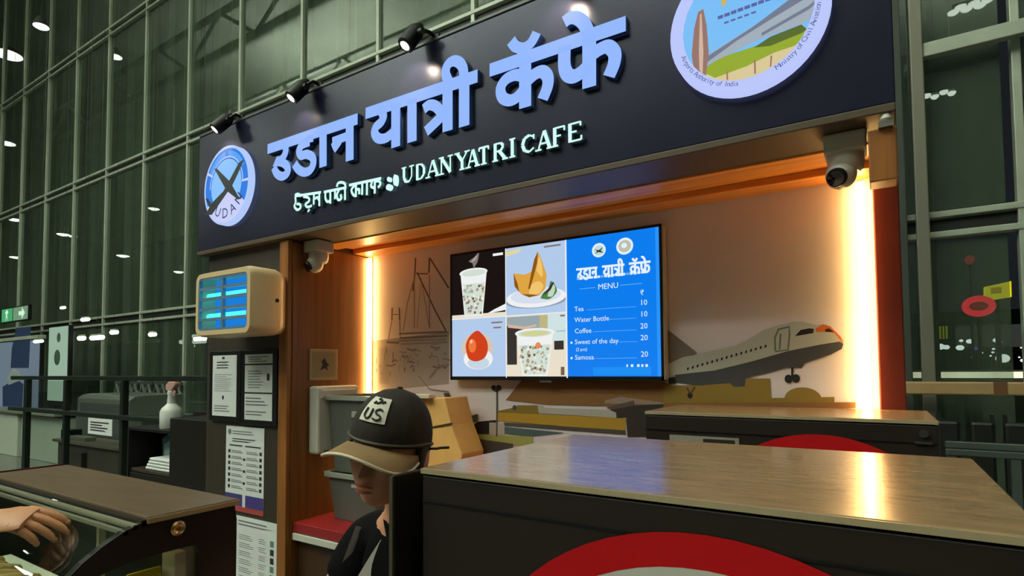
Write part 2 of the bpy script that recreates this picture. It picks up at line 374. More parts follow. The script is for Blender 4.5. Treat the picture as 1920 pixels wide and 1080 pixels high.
# sketched bridge and skyline at the left
a.poly(pm('haze', (176, 160, 150)), [(692, 640), (842, 622), (842, 720), (692, 735)])
pencil = pm('pencil', (112, 98, 90)); pencil2 = pm('pencil_light', (146, 130, 120))
O = (660, 460); S = 3.857
for m, pts, wd in ((pencil, [(460, 90), (455, 200), (440, 330)], .011), (pencil, [(560, 90), (556, 200)], .011), (pencil, [(465, 205), (550, 205)], .006),
                   (pencil, [(470, 195), (600, 470), (680, 620)], .009), (pencil, [(565, 95), (700, 310)], .009), (pencil2, [(455, 220), (400, 420), (370, 620)], .006),
                   (pencil2, [(560, 210), (560, 600)], .006), (pencil2, [(450, 220), (450, 600)], .006), (pencil2, [(500, 240), (470, 600)], .004), (pencil2, [(500, 240), (530, 420), (560, 600)], .004),
                   (pencil, [(290, 450), (288, 540)], .010), (pencil, [(342, 450), (344, 540)], .010), (pencil2, [(288, 540), (262, 690)], .007), (pencil2, [(344, 540), (350, 690)], .007), (pencil2, [(288, 500), (344, 500)], .005),
                   (pencil, [(250, 700), (340, 705)], .012), (pencil2, [(340, 640), (690, 625)], .010), (pencil, [(350, 670), (690, 655)], .008), (pencil2, [(350, 715), (690, 700)], .010), (pencil2, [(340, 690), (680, 680)], .012)):
    a.line(m, pts, wd, O, S)
rnd = random.Random(3)
for i in range(46):
    x = rnd.uniform(170, 660); y = rnd.uniform(720, 950); l = rnd.uniform(15, 60)
    if rnd.random() < .5: a.line(pencil2 if rnd.random() < .6 else pencil, [(x, y), (x + rnd.uniform(-4, 4), y + l)], rnd.uniform(.003, .008), O, S)
    else: a.line(pencil2 if rnd.random() < .5 else pencil, [(x, y), (x + l * .8, y + rnd.uniform(-20, 20)), (x + l * 1.3, y + rnd.uniform(-8, 8))], rnd.uniform(.003, .009), O, S)
for i in range(9): a.line(pencil2, [(190 + i * 9, 740), (196 + i * 8, 1000)], .003, O, S)
a.line(pencil2, [(560, 960), (620, 880), (700, 860)], .008, O, S); a.line(pencil2, [(480, 940), (560, 1040), (700, 1060)], .006, O, S)
a.done('bridge_sketch')
# big parked aircraft, lamp post and terminal in the lower middle
ylw = pm('yellow', (198, 152, 44)); ylw2 = pm('dull_yellow', (150, 120, 44)); tan = pm('tan', (150, 102, 52)); grey = pm('dark_grey', (86, 78, 70)); lgr = pm('pale_grey', (196, 186, 174)); teal = pm('teal', (84, 104, 104)); lime = pm('lime', (176, 172, 92)); dk = pm('near_black', (36, 30, 30))
O = (820, 690); S = 4.3636
a.poly(tan, [(690, 100), (1850, 110), (2200, 250), (2200, 330), (900, 300), (560, 262)], O, S)
a.poly(pm('rose_grey', (170, 142, 126)), [(1370, 265), (1500, 235), (1700, 262), (1960, 300), (1370, 290)], O, S)
a.poly(ylw2, [(500, 350), (600, 330), (660, 305), (820, 305), (830, 395), (500, 395)], O, S)
a.poly(lgr, [(820, 305), (860, 300), (880, 325), (1490, 345), (1490, 410), (830, 370)], O, S)
a.poly(ylw, [(500, 365), (830, 378), (1540, 412), (1540, 520), (480, 430)], O, S)
a.poly(grey, [(540, 445), (1540, 510), (1540, 545), (540, 470)], O, S)
a.poly(lime, [(60, 205), (100, 205), (270, 540), (780, 560), (780, 640), (300, 620)], O, S)
a.poly(grey, [(50, 205), (96, 205), (250, 560), (400, 590), (620, 620), (620, 720), (200, 690)], O, S)
a.poly(teal, [(230, 405), (330, 375), (325, 440), (255, 450)], O, S)
a.poly(dk, [(270, 490), (330, 440), (480, 425), (480, 540), (310, 540)], O, S)
a.poly(lgr, [(425, 445), (548, 450), (548, 550), (425, 550)], O, S)
a.poly(teal, [(550, 480), (1040, 530), (760, 560), (550, 535)], O, S)
a.line(grey, [(487, 190), (487, 560)], .008, O, S)
a.line(dk, [(455, 150), (470, 185), (487, 190), (505, 150)], .008, O, S)
a.oval(dk, (460, 162), .014, .013, O, S); a.oval(dk, (503, 162), .014, .013, O, S); a.oval(grey, (632, 325), .012, .012, O, S)
a.done('terminal_drawing')
# boarding bridge
O = (1120, 700); S = 6.4
a.poly(pm('rose_brown', (104, 82, 70)), [(105, 410), (440, 325), (450, 400), (360, 470), (230, 465)], O, S)
a.poly(pm('brown_black', (58, 48, 42)), [(150, 440), (450, 385), (1090, 355), (1090, 375), (700, 420), (700, 760), (360, 760), (345, 520), (230, 540), (225, 470)], O, S)
a.poly(dk, [(580, 590), (690, 580), (690, 760), (580, 760)], O, S)
a.done('boarding_bridge_drawing')
# airliner taking off
O = (1240, 580); S = 5.0526
body = pm('fuselage_white', (192, 192, 178)); belly = pm('fuselage_dark', (74, 74, 76)); orange = pm('orange', (226, 112, 34)); win = pm('window_black', (22, 20, 24))
a.poly(ylw2, [(20, 720), (400, 720), (800, 655), (1030, 655), (1040, 860), (20, 900)], O, S)
a.oval(ylw2, (1340, 850), .060, .042, O, S); a.poly(ylw2, [(1040, 840), (1640, 830), (1640, 900), (20, 910)], O, S)
a.poly(tan, [(20, 885), (1840, 880), (1840, 935), (20, 935)], O, S)
a.poly(pm('tail_grey', (128, 118, 108)), [(45, 185), (90, 215), (340, 410), (200, 470), (50, 520)], O, S)
a.poly(body, [(60, 520), (200, 455), (700, 345), (830, 280), (980, 190), (1090, 155), (1250, 115), (1340, 115), (1460, 145), (1560, 145), (1640, 200), (1730, 290), (1725, 330), (1200, 420), (700, 560), (160, 640), (60, 610)], O, S)
a.poly(belly, [(130, 620), (500, 580), (850, 495), (1200, 395), (1500, 335), (1690, 305), (1725, 330), (1710, 375), (1600, 430), (1360, 510), (1330, 555), (1180, 555), (980, 610), (800, 650), (790, 730), (690, 735), (650, 700), (350, 720), (140, 690)], O, S)
a.poly(orange, [(1460, 185), (1530, 140), (1600, 160), (1700, 260), (1725, 330), (1640, 225), (1560, 215), (1470, 215)], O, S)
a.poly(win, [(1265, 255), (1320, 195), (1400, 180), (1445, 185), (1440, 225)], O, S); a.poly(win, [(1550, 190), (1590, 180), (1635, 215), (1555, 213)], O, S)
for i in range(17):
    t = i / 16; a.poly(win, [(252 + 735 * t + dx, 565 - 215 * t + dy) for dx, dy in ((-10, 14), (8, 8), (10, -16), (-8, -12))], O, S)
a.line(pm('door_line', (116, 124, 108)), [(1080, 395), (1075, 270), (1110, 190), (1210, 165), (1215, 240), (1200, 385), (1080, 400)], .006, O, S)
a.line(pm('door_line', (116, 124, 108)), [(1130, 230), (1120, 380)], .006, O, S)
a.poly(win, [(65, 650), (130, 640), (140, 700), (70, 705)], O, S)
for cx, cy, r in ((1205, 660, .013), (1275, 655, .013), (272, 815, .010)): a.oval(win, (cx, cy), r, r * 1.2, O, S)
a.line(win, [(1240, 550), (1240, 660)], .007, O, S); a.line(win, [(1180, 655), (1290, 655)], .016, O, S); a.line(pm('strut', (96, 60, 44)), [(240, 740), (275, 800)], .006, O, S); a.line(pm('strut', (96, 60, 44)), [(320, 735), (275, 800)], .006, O, S)
a.done('airliner_drawing')

# ------------------------------------------------------------------ sign
sign = thing('sign_board', 'long dark navy cafe sign board with lit Hindi lettering above the kiosk', 'sign', (-1.6, 1.85, SZ))
sign_m = mat('sign_panel', (34, 34, 58), .27, .25, noise=.18, scale=2.5, bump=.02)
SX0, SX1, ST = -3.245, .057, 2.965
MB().box(SX0, SX1, SY, SY + .2, SZ + .02, ST).build('panel', sign_m, sign, bevel=.003)
MB().box(SX0, SX1, SY - .004, SY + .205, SZ - .004, SZ + .019).build('bottom_trim', mat('trim_brown', (84, 66, 48), .5), sign, bevel=.003)
MB().box(SX0, SX1, SY - .003, SY + .2, ST + .001, ST + .015).build('top_trim', mat('trim_grey', (84, 86, 82), .4, .5), sign, bevel=.003)
for x in (-2.9, -1.6, -.3): MB().box(x - .03, x + .03, SY + .13, SY + .19, SZ + .03, ST).build('post', blk2, sign)
hin = emit('letter_blue_white', (146, 182, 252), 1.0); hside = mat('letter_side', (52, 92, 150), .5)
lat = emit('letter_mint_white', (206, 250, 244), 1.05); lside = mat('letter_side_mint', (120, 170, 170), .5)
LY = SY - .019
def word(name, strokes, O, S, wd, mats, smooth_from=1, depth=.018):
    mb = MB()
    for st in strokes:
        sm, p, *k = st
        q = [at(O[0] + x / S, O[1] + y / S, Y=LY) for x, y in p]; q = [(v.x, v.z) for v in q]
        if sm: q = spline(q)
        ribbon(mb, q, wd * (k[0] if k else 1), LY, depth)
    return mb.build(name, mats, sign, fix=False)
W1 = [(0, [(52, 449), (812, 192)]), (1, [(205, 425), (202, 480), (170, 535), (128, 552), (180, 562), (220, 600), (218, 650), (175, 678), (130, 655), (105, 600)], .86),
      (0, [(412, 330), (408, 392)]), (1, [(408, 385), (345, 412), (318, 460), (335, 500), (385, 492), (432, 520), (436, 580), (405, 630), (355, 642), (308, 615), (280, 570)], .86),
      (0, [(520, 300), (520, 598)]), (0, [(745, 225), (745, 545)]), (0, [(598, 385), (735, 335)], .8), (1, [(620, 375), (632, 410), (650, 440)], 1.1)]
W2 = [(0, [(28, 632), (1108, 268)]), (1, [(165, 580), (198, 650), (180, 710), (130, 760), (115, 820), (150, 870), (215, 870), (275, 830), (315, 790)], .86), (0, [(318, 540), (318, 955)]),
      (0, [(475, 490), (475, 905)]), (0, [(818, 390), (818, 800)]), (1, [(588, 590), (640, 550), (700, 560), (760, 615), (810, 625)], .86), (1, [(800, 620), (720, 700), (610, 805)], .9),
      (0, [(978, 330), (978, 755)]), (1, [(830, 330), (800, 250), (815, 170), (870, 125), (930, 140), (968, 200), (975, 300)], .86)]
W3 = [(0, [(88, 598), (1342, 166)]), (0, [(415, 490), (415, 940)]), (1, [(410, 655), (330, 640), (240, 680), (190, 760), (205, 845), (270, 875), (340, 845), (415, 760)], .86),
      (1, [(440, 690), (510, 630), (575, 610), (622, 660), (620, 750), (575, 865)], .9), (1, [(285, 325), (330, 380), (400, 392), (470, 345), (522, 250)], .8),
      (1, [(780, 370), (775, 540), (800, 630), (860, 655), (940, 610), (1000, 545)], .95), (0, [(1005, 270), (1005, 755)]), (1, [(1050, 440), (1110, 400), (1180, 380), (1238, 440), (1232, 540), (1185, 655)], .9),
      (1, [(995, 250), (955, 165), (890, 115), (825, 118), (775, 155)], .9)]
word('hindi_word', W1, (490, 180), 4.5, .051, [hin, hside]); word('hindi_word', W2, (680, 90), 5.143, .051, [hin, hside]); word('hindi_word', W3, (900, 10), 4.910, .051, [hin, hside])
O, S = (540, 300), 8.727
word('bengali_word', [(0, [(110, 592), (540, 528)]), (1, [(118, 600), (125, 690), (105, 760), (150, 815), (205, 780), (190, 725), (140, 720)]), (1, [(112, 575), (160, 555), (212, 590)]),
     (1, [(250, 600), (330, 615), (345, 670), (285, 725), (320, 770), (390, 745)]), (0, [(330, 815), (345, 840)], 1.4), (0, [(425, 550), (420, 730)]), (1, [(440, 640), (475, 610), (510, 660)]), (0, [(512, 535), (512, 755)])], O, S, .0125, [lat, lside], depth=.016)
word('bengali_word', [(0, [(585, 525), (955, 450)]), (1, [(615, 530), (610, 620), (640, 680), (690, 670)]), (0, [(692, 510), (692, 715)]), (0, [(770, 490), (768, 640)]),
     (1, [(835, 490), (800, 570), (820, 650), (870, 630), (860, 560)]), (1, [(800, 440), (815, 385), (870, 365), (925, 385), (940, 440)]), (0, [(932, 430), (932, 655)])], O, S, .0125, [lat, lside], depth=.016)
word('bengali_word', [(0, [(1000, 412), (1525, 300)]), (1, [(1110, 400), (1040, 480), (1060, 560), (1110, 590)]), (0, [(1112, 400), (1110, 605)]), (1, [(1112, 490), (1160, 480), (1165, 560)]), (0, [(1215, 380), (1212, 570)]), (0, [(1292, 370), (1290, 575)]),
     (1, [(1375, 350), (1360, 430), (1420, 460)]), (0, [(1420, 345), (1418, 550)]), (1, [(1425, 350), (1490, 345), (1510, 400), (1470, 450)])], O, S, .0125, [lat, lside], depth=.016)
mb = MB()
for (px, py, rx, rz) in ((1640, 312, .008, .010), (1640, 442, .014, .013), (1745, 325, .0095, .024)):
    p = at(O[0] + px / S, O[1] + py / S, Y=LY); mb.prism(disc(p.x, p.z, rx, rz, LY, 16), (0, .016, 0))
mb.build('symbol', lat, sign)
# Latin serif capitals
GL = {'U': ([(.2, 1, .2, .35), (.2, .35, .35, .06), (.35, .06, .62, .06), (.62, .06, .8, .35), (.8, .35, .8, 1)], [2, 2, 1.3, 1, 1], [(.2, 1), (.8, 1)]),
      'D': ([(.22, 0, .22, 1), (.22, .97, .6, .94), (.6, .94, .84, .7), (.84, .7, .84, .3), (.84, .3, .6, .06), (.6, .06, .22, .03)], [2, 1, 1.5, 2, 1.5, 1], []),
      'A': ([(.12, 0, .47, 1), (.50, 1, .85, 0), (.24, .32, .72, .32)], [1, 2, 1], [(.12, 0), (.85, 0)]),
      'N': ([(.18, 0, .18, 1), (.18, 1, .82, 0), (.82, 0, .82, 1)], [1, 2, 1], [(.18, 0), (.18, 1), (.82, 1)]),
      'Y': ([(.12, 1, .5, .48), (.88, 1, .5, .48), (.5, .5, .5, 0)], [2, 1, 2], [(.12, 1), (.88, 1), (.5, 0)]),
      'T': ([(.5, 0, .5, 1), (.06, .96, .94, .96), (.07, .78, .07, .98), (.93, .78, .93, .98)], [2, 1.2, 1, 1], [(.5, 0)]),
      'R': ([(.2, 0, .2, 1), (.2, .96, .6, .95), (.6, .95, .76, .76), (.76, .76, .6, .54), (.6, .54, .2, .5), (.48, .52, .88, 0)], [2, 1, 1.6, 1.6, 1, 2], [(.2, 0), (.88, 0)]),
      'I': ([(.5, 0, .5, 1)], [2], [(.5, 0), (.5, 1)]),
      'C': ([(.88, .70, .88, .96), (.86, .84, .6, .96), (.6, .96, .3, .84), (.3, .84, .17, .5), (.17, .5, .3, .16), (.3, .16, .6, .04), (.6, .04, .88, .22)], [1, 1, 1.6, 2, 2, 1.4, 1], []),
      'F': ([(.2, 0, .2, 1), (.2, .96, .86, .96), (.86, .74, .86, .98), (.2, .52, .62, .52)], [2, 1, 1, 1], [(.2, 0)]),
      'E': ([(.2, 0, .2, 1), (.2, .96, .86, .96), (.86, .76, .86, .98), (.2, .52, .62, .52), (.2, .04, .9, .04), (.9, .02, .9, .26)], [2, 1, 1, 1, 1, 1], [])}
LE = [('U', 65, 190, 660), ('D', 196, 302, 640), ('A', 308, 436, 610), ('N', 430, 566, 580), ('Y', 592, 720, 540), ('A', 700, 822, 510), ('T', 815, 920, 480), ('R', 950, 1092, 450), ('I', 1100, 1190, 412), ('C', 1218, 1372, 370), ('A', 1380, 1532, 335), ('F', 1530, 1672, 300), ('E', 1675, 1832, 260)]
for ch, xa, xb, yb in LE:
    A_ = at(740 + xa / 5.189, 220 + yb / 5.189, Y=LY); B_ = at(740 + xb / 5.189, 220 + yb / 5.189 - (xb - xa) * .21 / 5.189, Y=LY)
    wx = B_.x - A_.x; z0, hh = 2.3985, .066; mb = MB(); T = .0068
    for (x0, y0, x1, y1), k in zip(*GL[ch][:2]): ribbon(mb, [(A_.x + x0 * wx, z0 + y0 * hh), (A_.x + x1 * wx, z0 + y1 * hh)], T * k, LY, .016)
    for x, y in GL[ch][2]: ribbon(mb, [(A_.x + x * wx - .013, z0 + y * hh), (A_.x + x * wx + .013, z0 + y * hh)], T * .9, LY, .016)
    mb.build('letter', [lat, lside], sign, fix=False)
# round logos: lit discs with print
def logo_base(name, cx, cz, r, rim):
    mb = MB(); mb.prism(disc(cx, cz, r, r, SY - .03, 56), (0, .03, 0)); return mb.build(name, rim, sign)
lo = [emit('lit_' + n, c, 1.0) for n, c in (('rim', (176, 200, 250)), ('blue', (38, 122, 222)), ('sky', (136, 192, 250)), ('pale', (200, 206, 246)), ('navy', (40, 52, 110)), ('mid', (84, 160, 240)))]
cx, cz, r = -2.918, 2.622, .214
L1 = logo_base('round_logo', cx, cz, r, lo[0]); mb = MB(); Y0 = SY - .0306
def layer(i, m): mb.k = m; return Y0 - .0006 * i
mb.k = 1; mb.poly(disc(cx, cz, r * .93, r * .93, layer(1, 1), 48))
mb.k = 2; mb.poly(disc(cx, cz, r * .66, r * .66, layer(2, 2), 48))
mb.k = 5; [arcband(mb, cx, cz, r * .72, r * .86, layer(2, 5), R(a0), R(a1), 10) for a0, a1 in ((28, 84), (92, 150))]
mb.k = 3; arcband(mb, cx, cz, r * .70, r * .73, layer(2, 3), R(0), R(180), 24)
y = layer(3, 3); mb.poly([(cx + r * .95 * math.cos(t), y, cz + r * .95 * math.sin(t)) for t in [R(208 + (327 - 208) * i / 24) for i in range(25)]] + [(cx + .45 * r, y, cz - .28 * r), (cx + .02 * r, y, cz - .12 * r)])
mb.k = 3; arcband(mb, cx, cz, r * .68, r * .94, layer(3, 3), R(-3), R(1), 2); arcband(mb, cx, cz, r * .68, r * .94, layer(3, 3), R(150), R(154), 2)
L1p = mb.build('logo_print', lo, L1, fix=False)
mb = MB(); pl = mat('logo_plane', (48, 52, 56), .5)
def pp(pts, y): mb.poly([(cx + r * a_, y, cz + r * b_) for a_, b_ in pts])
pp([(-.92, -.62), (-.60, -.66), (.30, -.05), (.62, .30), (.78, .50), (.56, .46), (.30, .22), (-.10, -.14), (-.62, -.36)], Y0 - .0030)   # fuselage
pp([(-.52, .52), (-.40, .50), (.18, .06), (.56, -.38), (.70, -.46), (.54, -.46), (.06, -.16), (-.10, .02)], Y0 - .0036)               # wings
pp([(-.90, -.20), (-.80, -.20), (-.56, -.44), (-.66, -.52)], Y0 - .0036)
mb.build('plane_emblem', pl, L1, fix=False)
mb = MB()
for i, chh in enumerate('UDAN'):
    t = R(-118 + i * 27); text_mesh(mb, chh, cx + r * .83 * math.cos(t), cz + r * .83 * math.sin(t), .078, Y0 - .0030, 'CENTER', t + R(90), 1.0)
mb.build('logo_letters', lo[4], L1, fix=False)
cx, cz, r = -.295, 2.632, .218
L2 = logo_base('picture_logo', cx, cz, r, emit('lit_lavender', (186, 198, 250), 1.0)); Y0 = SY - .0306
sky, tower, tower2, gold, roofm, roof2, green, leaf, sand, inkb = [emit('lit_' + n, c, 1.0) for n, c in (('logo_sky', (120, 188, 244)), ('tower', (150, 112, 104)), ('tower_pale', (206, 178, 160)), ('gold', (206, 178, 92)), ('roof', (112, 120, 142)), ('roof_pale', (160, 172, 184)), ('green', (146, 168, 44)), ('dark_leaf', (86, 104, 40)), ('sand', (216, 198, 150)), ('ink_blue', (86, 96, 160)))]
ms = [sky, tower, tower2, gold, roofm, roof2, green, leaf, sand, inkb, lo[3]]; mb = MB()
def clipd(pts, rr):   # keep print inside the round picture
    out = []
    for x_, z_ in pts:
        l = math.hypot(x_, z_); out.append((x_ * min(1, rr / l) if l else x_, z_ * min(1, rr / l) if l else z_))
    return out
def dp(m, pts, i, sub=6):
    q = []
    for j in range(len(pts)):
        p_, n_ = pts[j], pts[(j + 1) % len(pts)]
        q += [(p_[0] + (n_[0] - p_[0]) * t / sub, p_[1] + (n_[1] - p_[1]) * t / sub) for t in range(sub)]
    mb.k = m; mb.poly([(cx + r * x_, Y0 - .0006 * i, cz + r * z_) for x_, z_ in clipd(q, .82)])
dp(0, [(math.cos(R(a_)) * .82, math.sin(R(a_)) * .82) for a_ in range(0, 360, 12)], 1, 1)
dp(8, [(-.62, -.60), (-.1, -.58), (.62, -.52), (.9, -.6), (.3, -1), (-.5, -1)], 2)
dp(6, [(-.60, -.54), (-.3, -.44), (.2, -.42), (.75, -.40), (.7, -.56), (.35, -.58), (.0, -.66), (-.4, -.70)], 3)
dp(7, [(.1, -.44), (.3, -.36), (.66, -.32), (.74, -.42), (.3, -.48)], 4)
dp(5, [(-.50, -.36), (.2, -.12), (.84, .08), (.84, -.30), (.1, -.36), (-.5, -.50)], 5)
dp(4, [(-.55, -.40), (.1, -.16), (.86, .20), (.86, .04), (.3, -.14), (-.1, -.28), (-.5, -.46)], 6)
dp(4, [(.2, -.28), (.86, -.08), (.86, -.13), (.2, -.32)], 7)
dp(1, [(-.70, -.30), (-.66, .06), (-.60, .28), (-.53, .30), (-.49, .05), (-.47, -.34), (-.52, -.66), (-.66, -.62)], 8)
dp(2, [(-.60, -.25), (-.575, .24), (-.555, .24), (-.54, -.3), (-.56, -.66), (-.6, -.66)], 9)
mb.k = 6; mb.poly(disc(cx - .30 * r, cz - .63 * r, .10 * r, .07 * r, Y0 - .006, 12))
for dx in (-.25, .1, .3): dp(1, [(dx, -.62), (dx + .02, -.62), (dx + .02, -.80), (dx, -.80)], 10, 1)
mb.build('logo_print', ms, L2, fix=False)
mb = MB(); text_mesh(mb, '100', cx + .06 * r, cz + .26 * r, .125, Y0 - .0068, 'CENTER', R(2), 1.1); mb.build('logo_numerals', gold, L2, fix=False)
mb = MB(); text_mesh(mb, 'a timeless heritage', cx - .34 * r, cz + .09 * r, .025, Y0 - .0068, 'LEFT', R(3)) if False else None
for i in range(9): mb.box(cx + r * (-.34 + .085 * i), cx + r * (-.34 + .085 * i + .07), Y0 - .0068, Y0 - .0062, cz + r * (.08 + .004 * i), cz + r * (.125 + .004 * i))
for i in range(5): mb.box(cx + r * (-.26 + .085 * i), cx + r * (-.26 + .085 * i + .06), Y0 - .0068, Y0 - .0062, cz + r * (-.01 + .004 * i), cz + r * (.015 + .004 * i))
def ring_text(s, a0, a1, rr, size):
    for i, chh in enumerate(s):
        if chh == ' ': continue
        t = R(a0 + (a1 - a0) * i / (len(s) - 1)); text_mesh(mb, chh, cx + rr * math.cos(t), cz + rr * math.sin(t), size, Y0 - .0016, 'CENTER', t + R(90))
ring_text('Airports Authority of India', 200, 262, r * .895, .021); ring_text('Ministry of Civil Aviation', 296, 352, r * .895, .021)
mb.build('logo_letters', inkb, L2, fix=False)
mb = MB(); pcx, pcz = cx + r * .90 * math.cos(R(12)), cz + r * .90 * math.sin(R(12))
mb.poly([(pcx + a_ * .022, Y0 - .002, pcz + b_ * .022) for a_, b_ in ((-.15, -1), (.15, -1), (.12, -.2), (1, .1), (1, .3), (.1, .3), (.08, 1), (-.08, 1), (-.1, .3), (-1, .3), (-1, .1), (-.12, -.2))])
mb.build('plane_emblem', lo[4], L2, fix=False)

# spotlights along the top of the sign
sp_e = emit('spot_glow', (255, 224, 160), 14)
spots = [(402, 243, 428, 222, 'first spotlight from the left end, above the round plane logo'), (545, 184, 572, 158, 'second spotlight from the left, above the first Hindi word'), (759, 86, 786, 52, 'third spotlight from the left, above the second Hindi word'), (1042, -43, 1072, -80, 'fourth spotlight from the left, above the last Hindi word')]
for px, py, qx, qy, lb in spots:
    p = at(px, py, Y=1.655); q = at(qx, qy, Y=1.712); dvec = (q - p).normalized(); q = p + dvec * .13
    t = thing('sign_spotlight', 'small black ' + lb, 'spotlight', q, 'spotlights on the sign')
    MB().lathe([(.030, 0), (.034, .004), (.034, .085), (.026, .105), (.012, .13)], p, 20, dvec).lathe([(.029, .0005), (.027, .015), (.010, .02)], p, 20, dvec).build('lamp_head', blk2, t, smooth=True)
    MB().lathe([(.027, .004), (.020, .0), (.005, -.003)], p, 18, dvec).build('bulb', sp_e, t, smooth=True)
    m_ = p + dvec * .07
    MB().tube([m_, m_ + Vector((.035, .005, .01)), (m_.x + .05, SY - .025, ST + .03), (m_.x + .05, SY + .03, ST + .03)], .008, 8).build('arm', blk2, t, smooth=True)
    MB().box(m_.x + .02, m_.x + .08, SY + .0, SY + .07, ST + .015, ST + .03).build('base', blk2, t, bevel=.003)
    MB().cyl(m_ + Vector((.025, 0, 0)), m_ + Vector((.05, 0, 0)), .014, n=12).build('knob', blk, t)
    L = bpy.data.lights.new('spot', 'SPOT'); L.energy = SPOT_W; L.color = (1, .80, .58); L.spot_size = R(95); L.spot_blend = .7; L.shadow_soft_size = .02
    lo_ = bpy.data.objects.new('spot_light', L); COL.objects.link(lo_); pos = p - dvec * .012
    aim = Vector((p.x - .02, SY, p.z - .09)) - pos
    lo_.location = pos; lo_.rotation_euler = aim.to_track_quat('-Z', 'Y').to_euler(); adopt(lo_, t)

# ------------------------------------------------------------------ menu screen
TY = 2.25; X0, X1, Z0, Z1 = -1.812, -.722, 1.573, 2.208
tv = thing('menu_screen', 'wall-mounted flat screen showing food pictures and a blue price menu', 'screen', ((X0 + X1) / 2, TY, Z0))
MB().box(X0, X1, TY + .004, TY + .042, Z0, Z1).build('back_case', blk, tv, bevel=.004)
mb = MB(); fr = .011
for a in ((X0, X1, TY, TY + .02, Z0, Z0 + fr * 1.6), (X0, X1, TY, TY + .02, Z1 - fr, Z1), (X0, X0 + fr, TY, TY + .02, Z0, Z1), (X1 - fr, X1, TY, TY + .02, Z0, Z1)): mb.box(*a)
mb.build('bezel', blk, tv)
MB().box(X1 + .0005, X1 + .005, TY, TY + .042, Z0 + .004, Z1 - .004).build('side_trim', mat('tv_side', (190, 176, 160), .4, .5), tv)
MB().box((X0 + X1) / 2 - .03, (X0 + X1) / 2 + .03, TY + .002, TY + .012, Z0 - .010, Z0 + .002).build('sensor_tab', steel, tv)
MB().box((X0 + X1) / 2 - .2, (X0 + X1) / 2 + .2, TY + .04, BY - .003, 1.75, 2.05).build('wall_bracket', blk2, tv)
scr = MB().box(X0 + fr, X1 - fr, TY + .0022, TY + .003, Z0 + fr, Z1 - fr).build('display', emit('scr_blue', (6, 124, 238), 1.0), tv)
E_ = lambda n, c: emit('scr_' + n, c, 1.0)
a = Art(TY + .0020, 'picture', scr, .00002)
xs = lambda u: X0 + fr + u * (X1 - X0 - 2 * fr)
zs = lambda v: Z0 + fr + v * (Z1 - Z0 - 2 * fr)
def quad(m, u0, u1, v0, v1): y = a.k(m); a.mb.poly([(xs(u0), y, zs(v0)), (xs(u1), y, zs(v0)), (xs(u1), y, zs(v1)), (xs(u0), y, zs(v1))])
def upoly(m, pts): y = a.k(m); a.mb.poly([(xs(u), y, zs(v)) for u, v in pts])
def usm(m, pts): upoly(m, spline(list(pts) + [pts[0]], 5)[:-1])
def uoval(m, u, v, ru, rv, n=28): y = a.k(m); a.mb.poly([(xs(u + ru * math.cos(2 * math.pi * i / n)), y, zs(v + rv * math.sin(2 * math.pi * i / n))) for i in range(n)])
ub = .605; uc = .305; vc = .475
black, skyb, white, warm, brown, dkb = E_('black', (22, 16, 16)), E_('pale_blue', (178, 202, 234)), E_('white', (238, 240, 240)), E_('ivory', (232, 222, 202)), E_('brown', (120, 92, 70)), E_('dark', (52, 46, 44))
grn, pat1, pat2, pat3 = E_('mint', (208, 222, 208)), E_('pat_ochre', (178, 158, 112)), E_('pat_mauve', (170, 140, 140)), E_('pat_grey', (176, 190, 198))
quad(black, .0, uc, vc, 1); quad(skyb, uc, ub, vc, 1); quad(skyb, 0, uc, 0, vc); quad(warm, uc, ub, 0, vc)
def cup(cu, vb, vt, w1, w0, lean=0):
    upoly(white, [(cu - w0, vb), (cu + w0, vb), (cu + w1 * .93, vt - .01), (cu - w1 * .93, vt - .01)])
    upoly(grn, [(cu - w0 * .9, vb + .01), (cu + w0 * .9, vb + .01), (cu + w1 * .8, vt - .09), (cu - w1 * .8, vt - .09)])
    r_ = random.Random(int(cu * 1000))
    for i in range(60):
        t = r_.random(); ww = (w0 + (w1 - w0) * t) * .82; u = cu + r_.uniform(-ww, ww); v = vb + .02 + t * (vt - vb - .12); s_ = r_.uniform(.004, .009)
        upoly(r_.choice([pat1, pat2, pat3, white, pat1, brown]), [(u - s_, v - s_), (u + s_ * .6, v - s_ * 1.4), (u + s_, v + s_), (u - s_ * .5, v + s_ * 1.6)])
    uoval(white, cu, vt, w1, .036); uoval(grn, cu, vt - .004, w1 * .86, .026)
# hot tea
quad(warm, 0, uc, vc, vc + .035); upoly(white, [(.20, vc + .03), (.305, vc + .05), (.305, vc + .10), (.24, vc + .06)])
cup(.125, vc + .02, .845, .080, .052)
st = E_('steam', (130, 116, 112)); usm(st, [(.128, .87), (.120, .92), (.100, .94), (.135, .97), (.150, 1 - .005), (.158, .99), (.150, .93), (.138, .90)]); usm(E_('steam2', (170, 160, 156)), [(.112, .925), (.125, .955), (.148, .985), (.138, .945)])
quad(white, .235, .290, .955, .975)
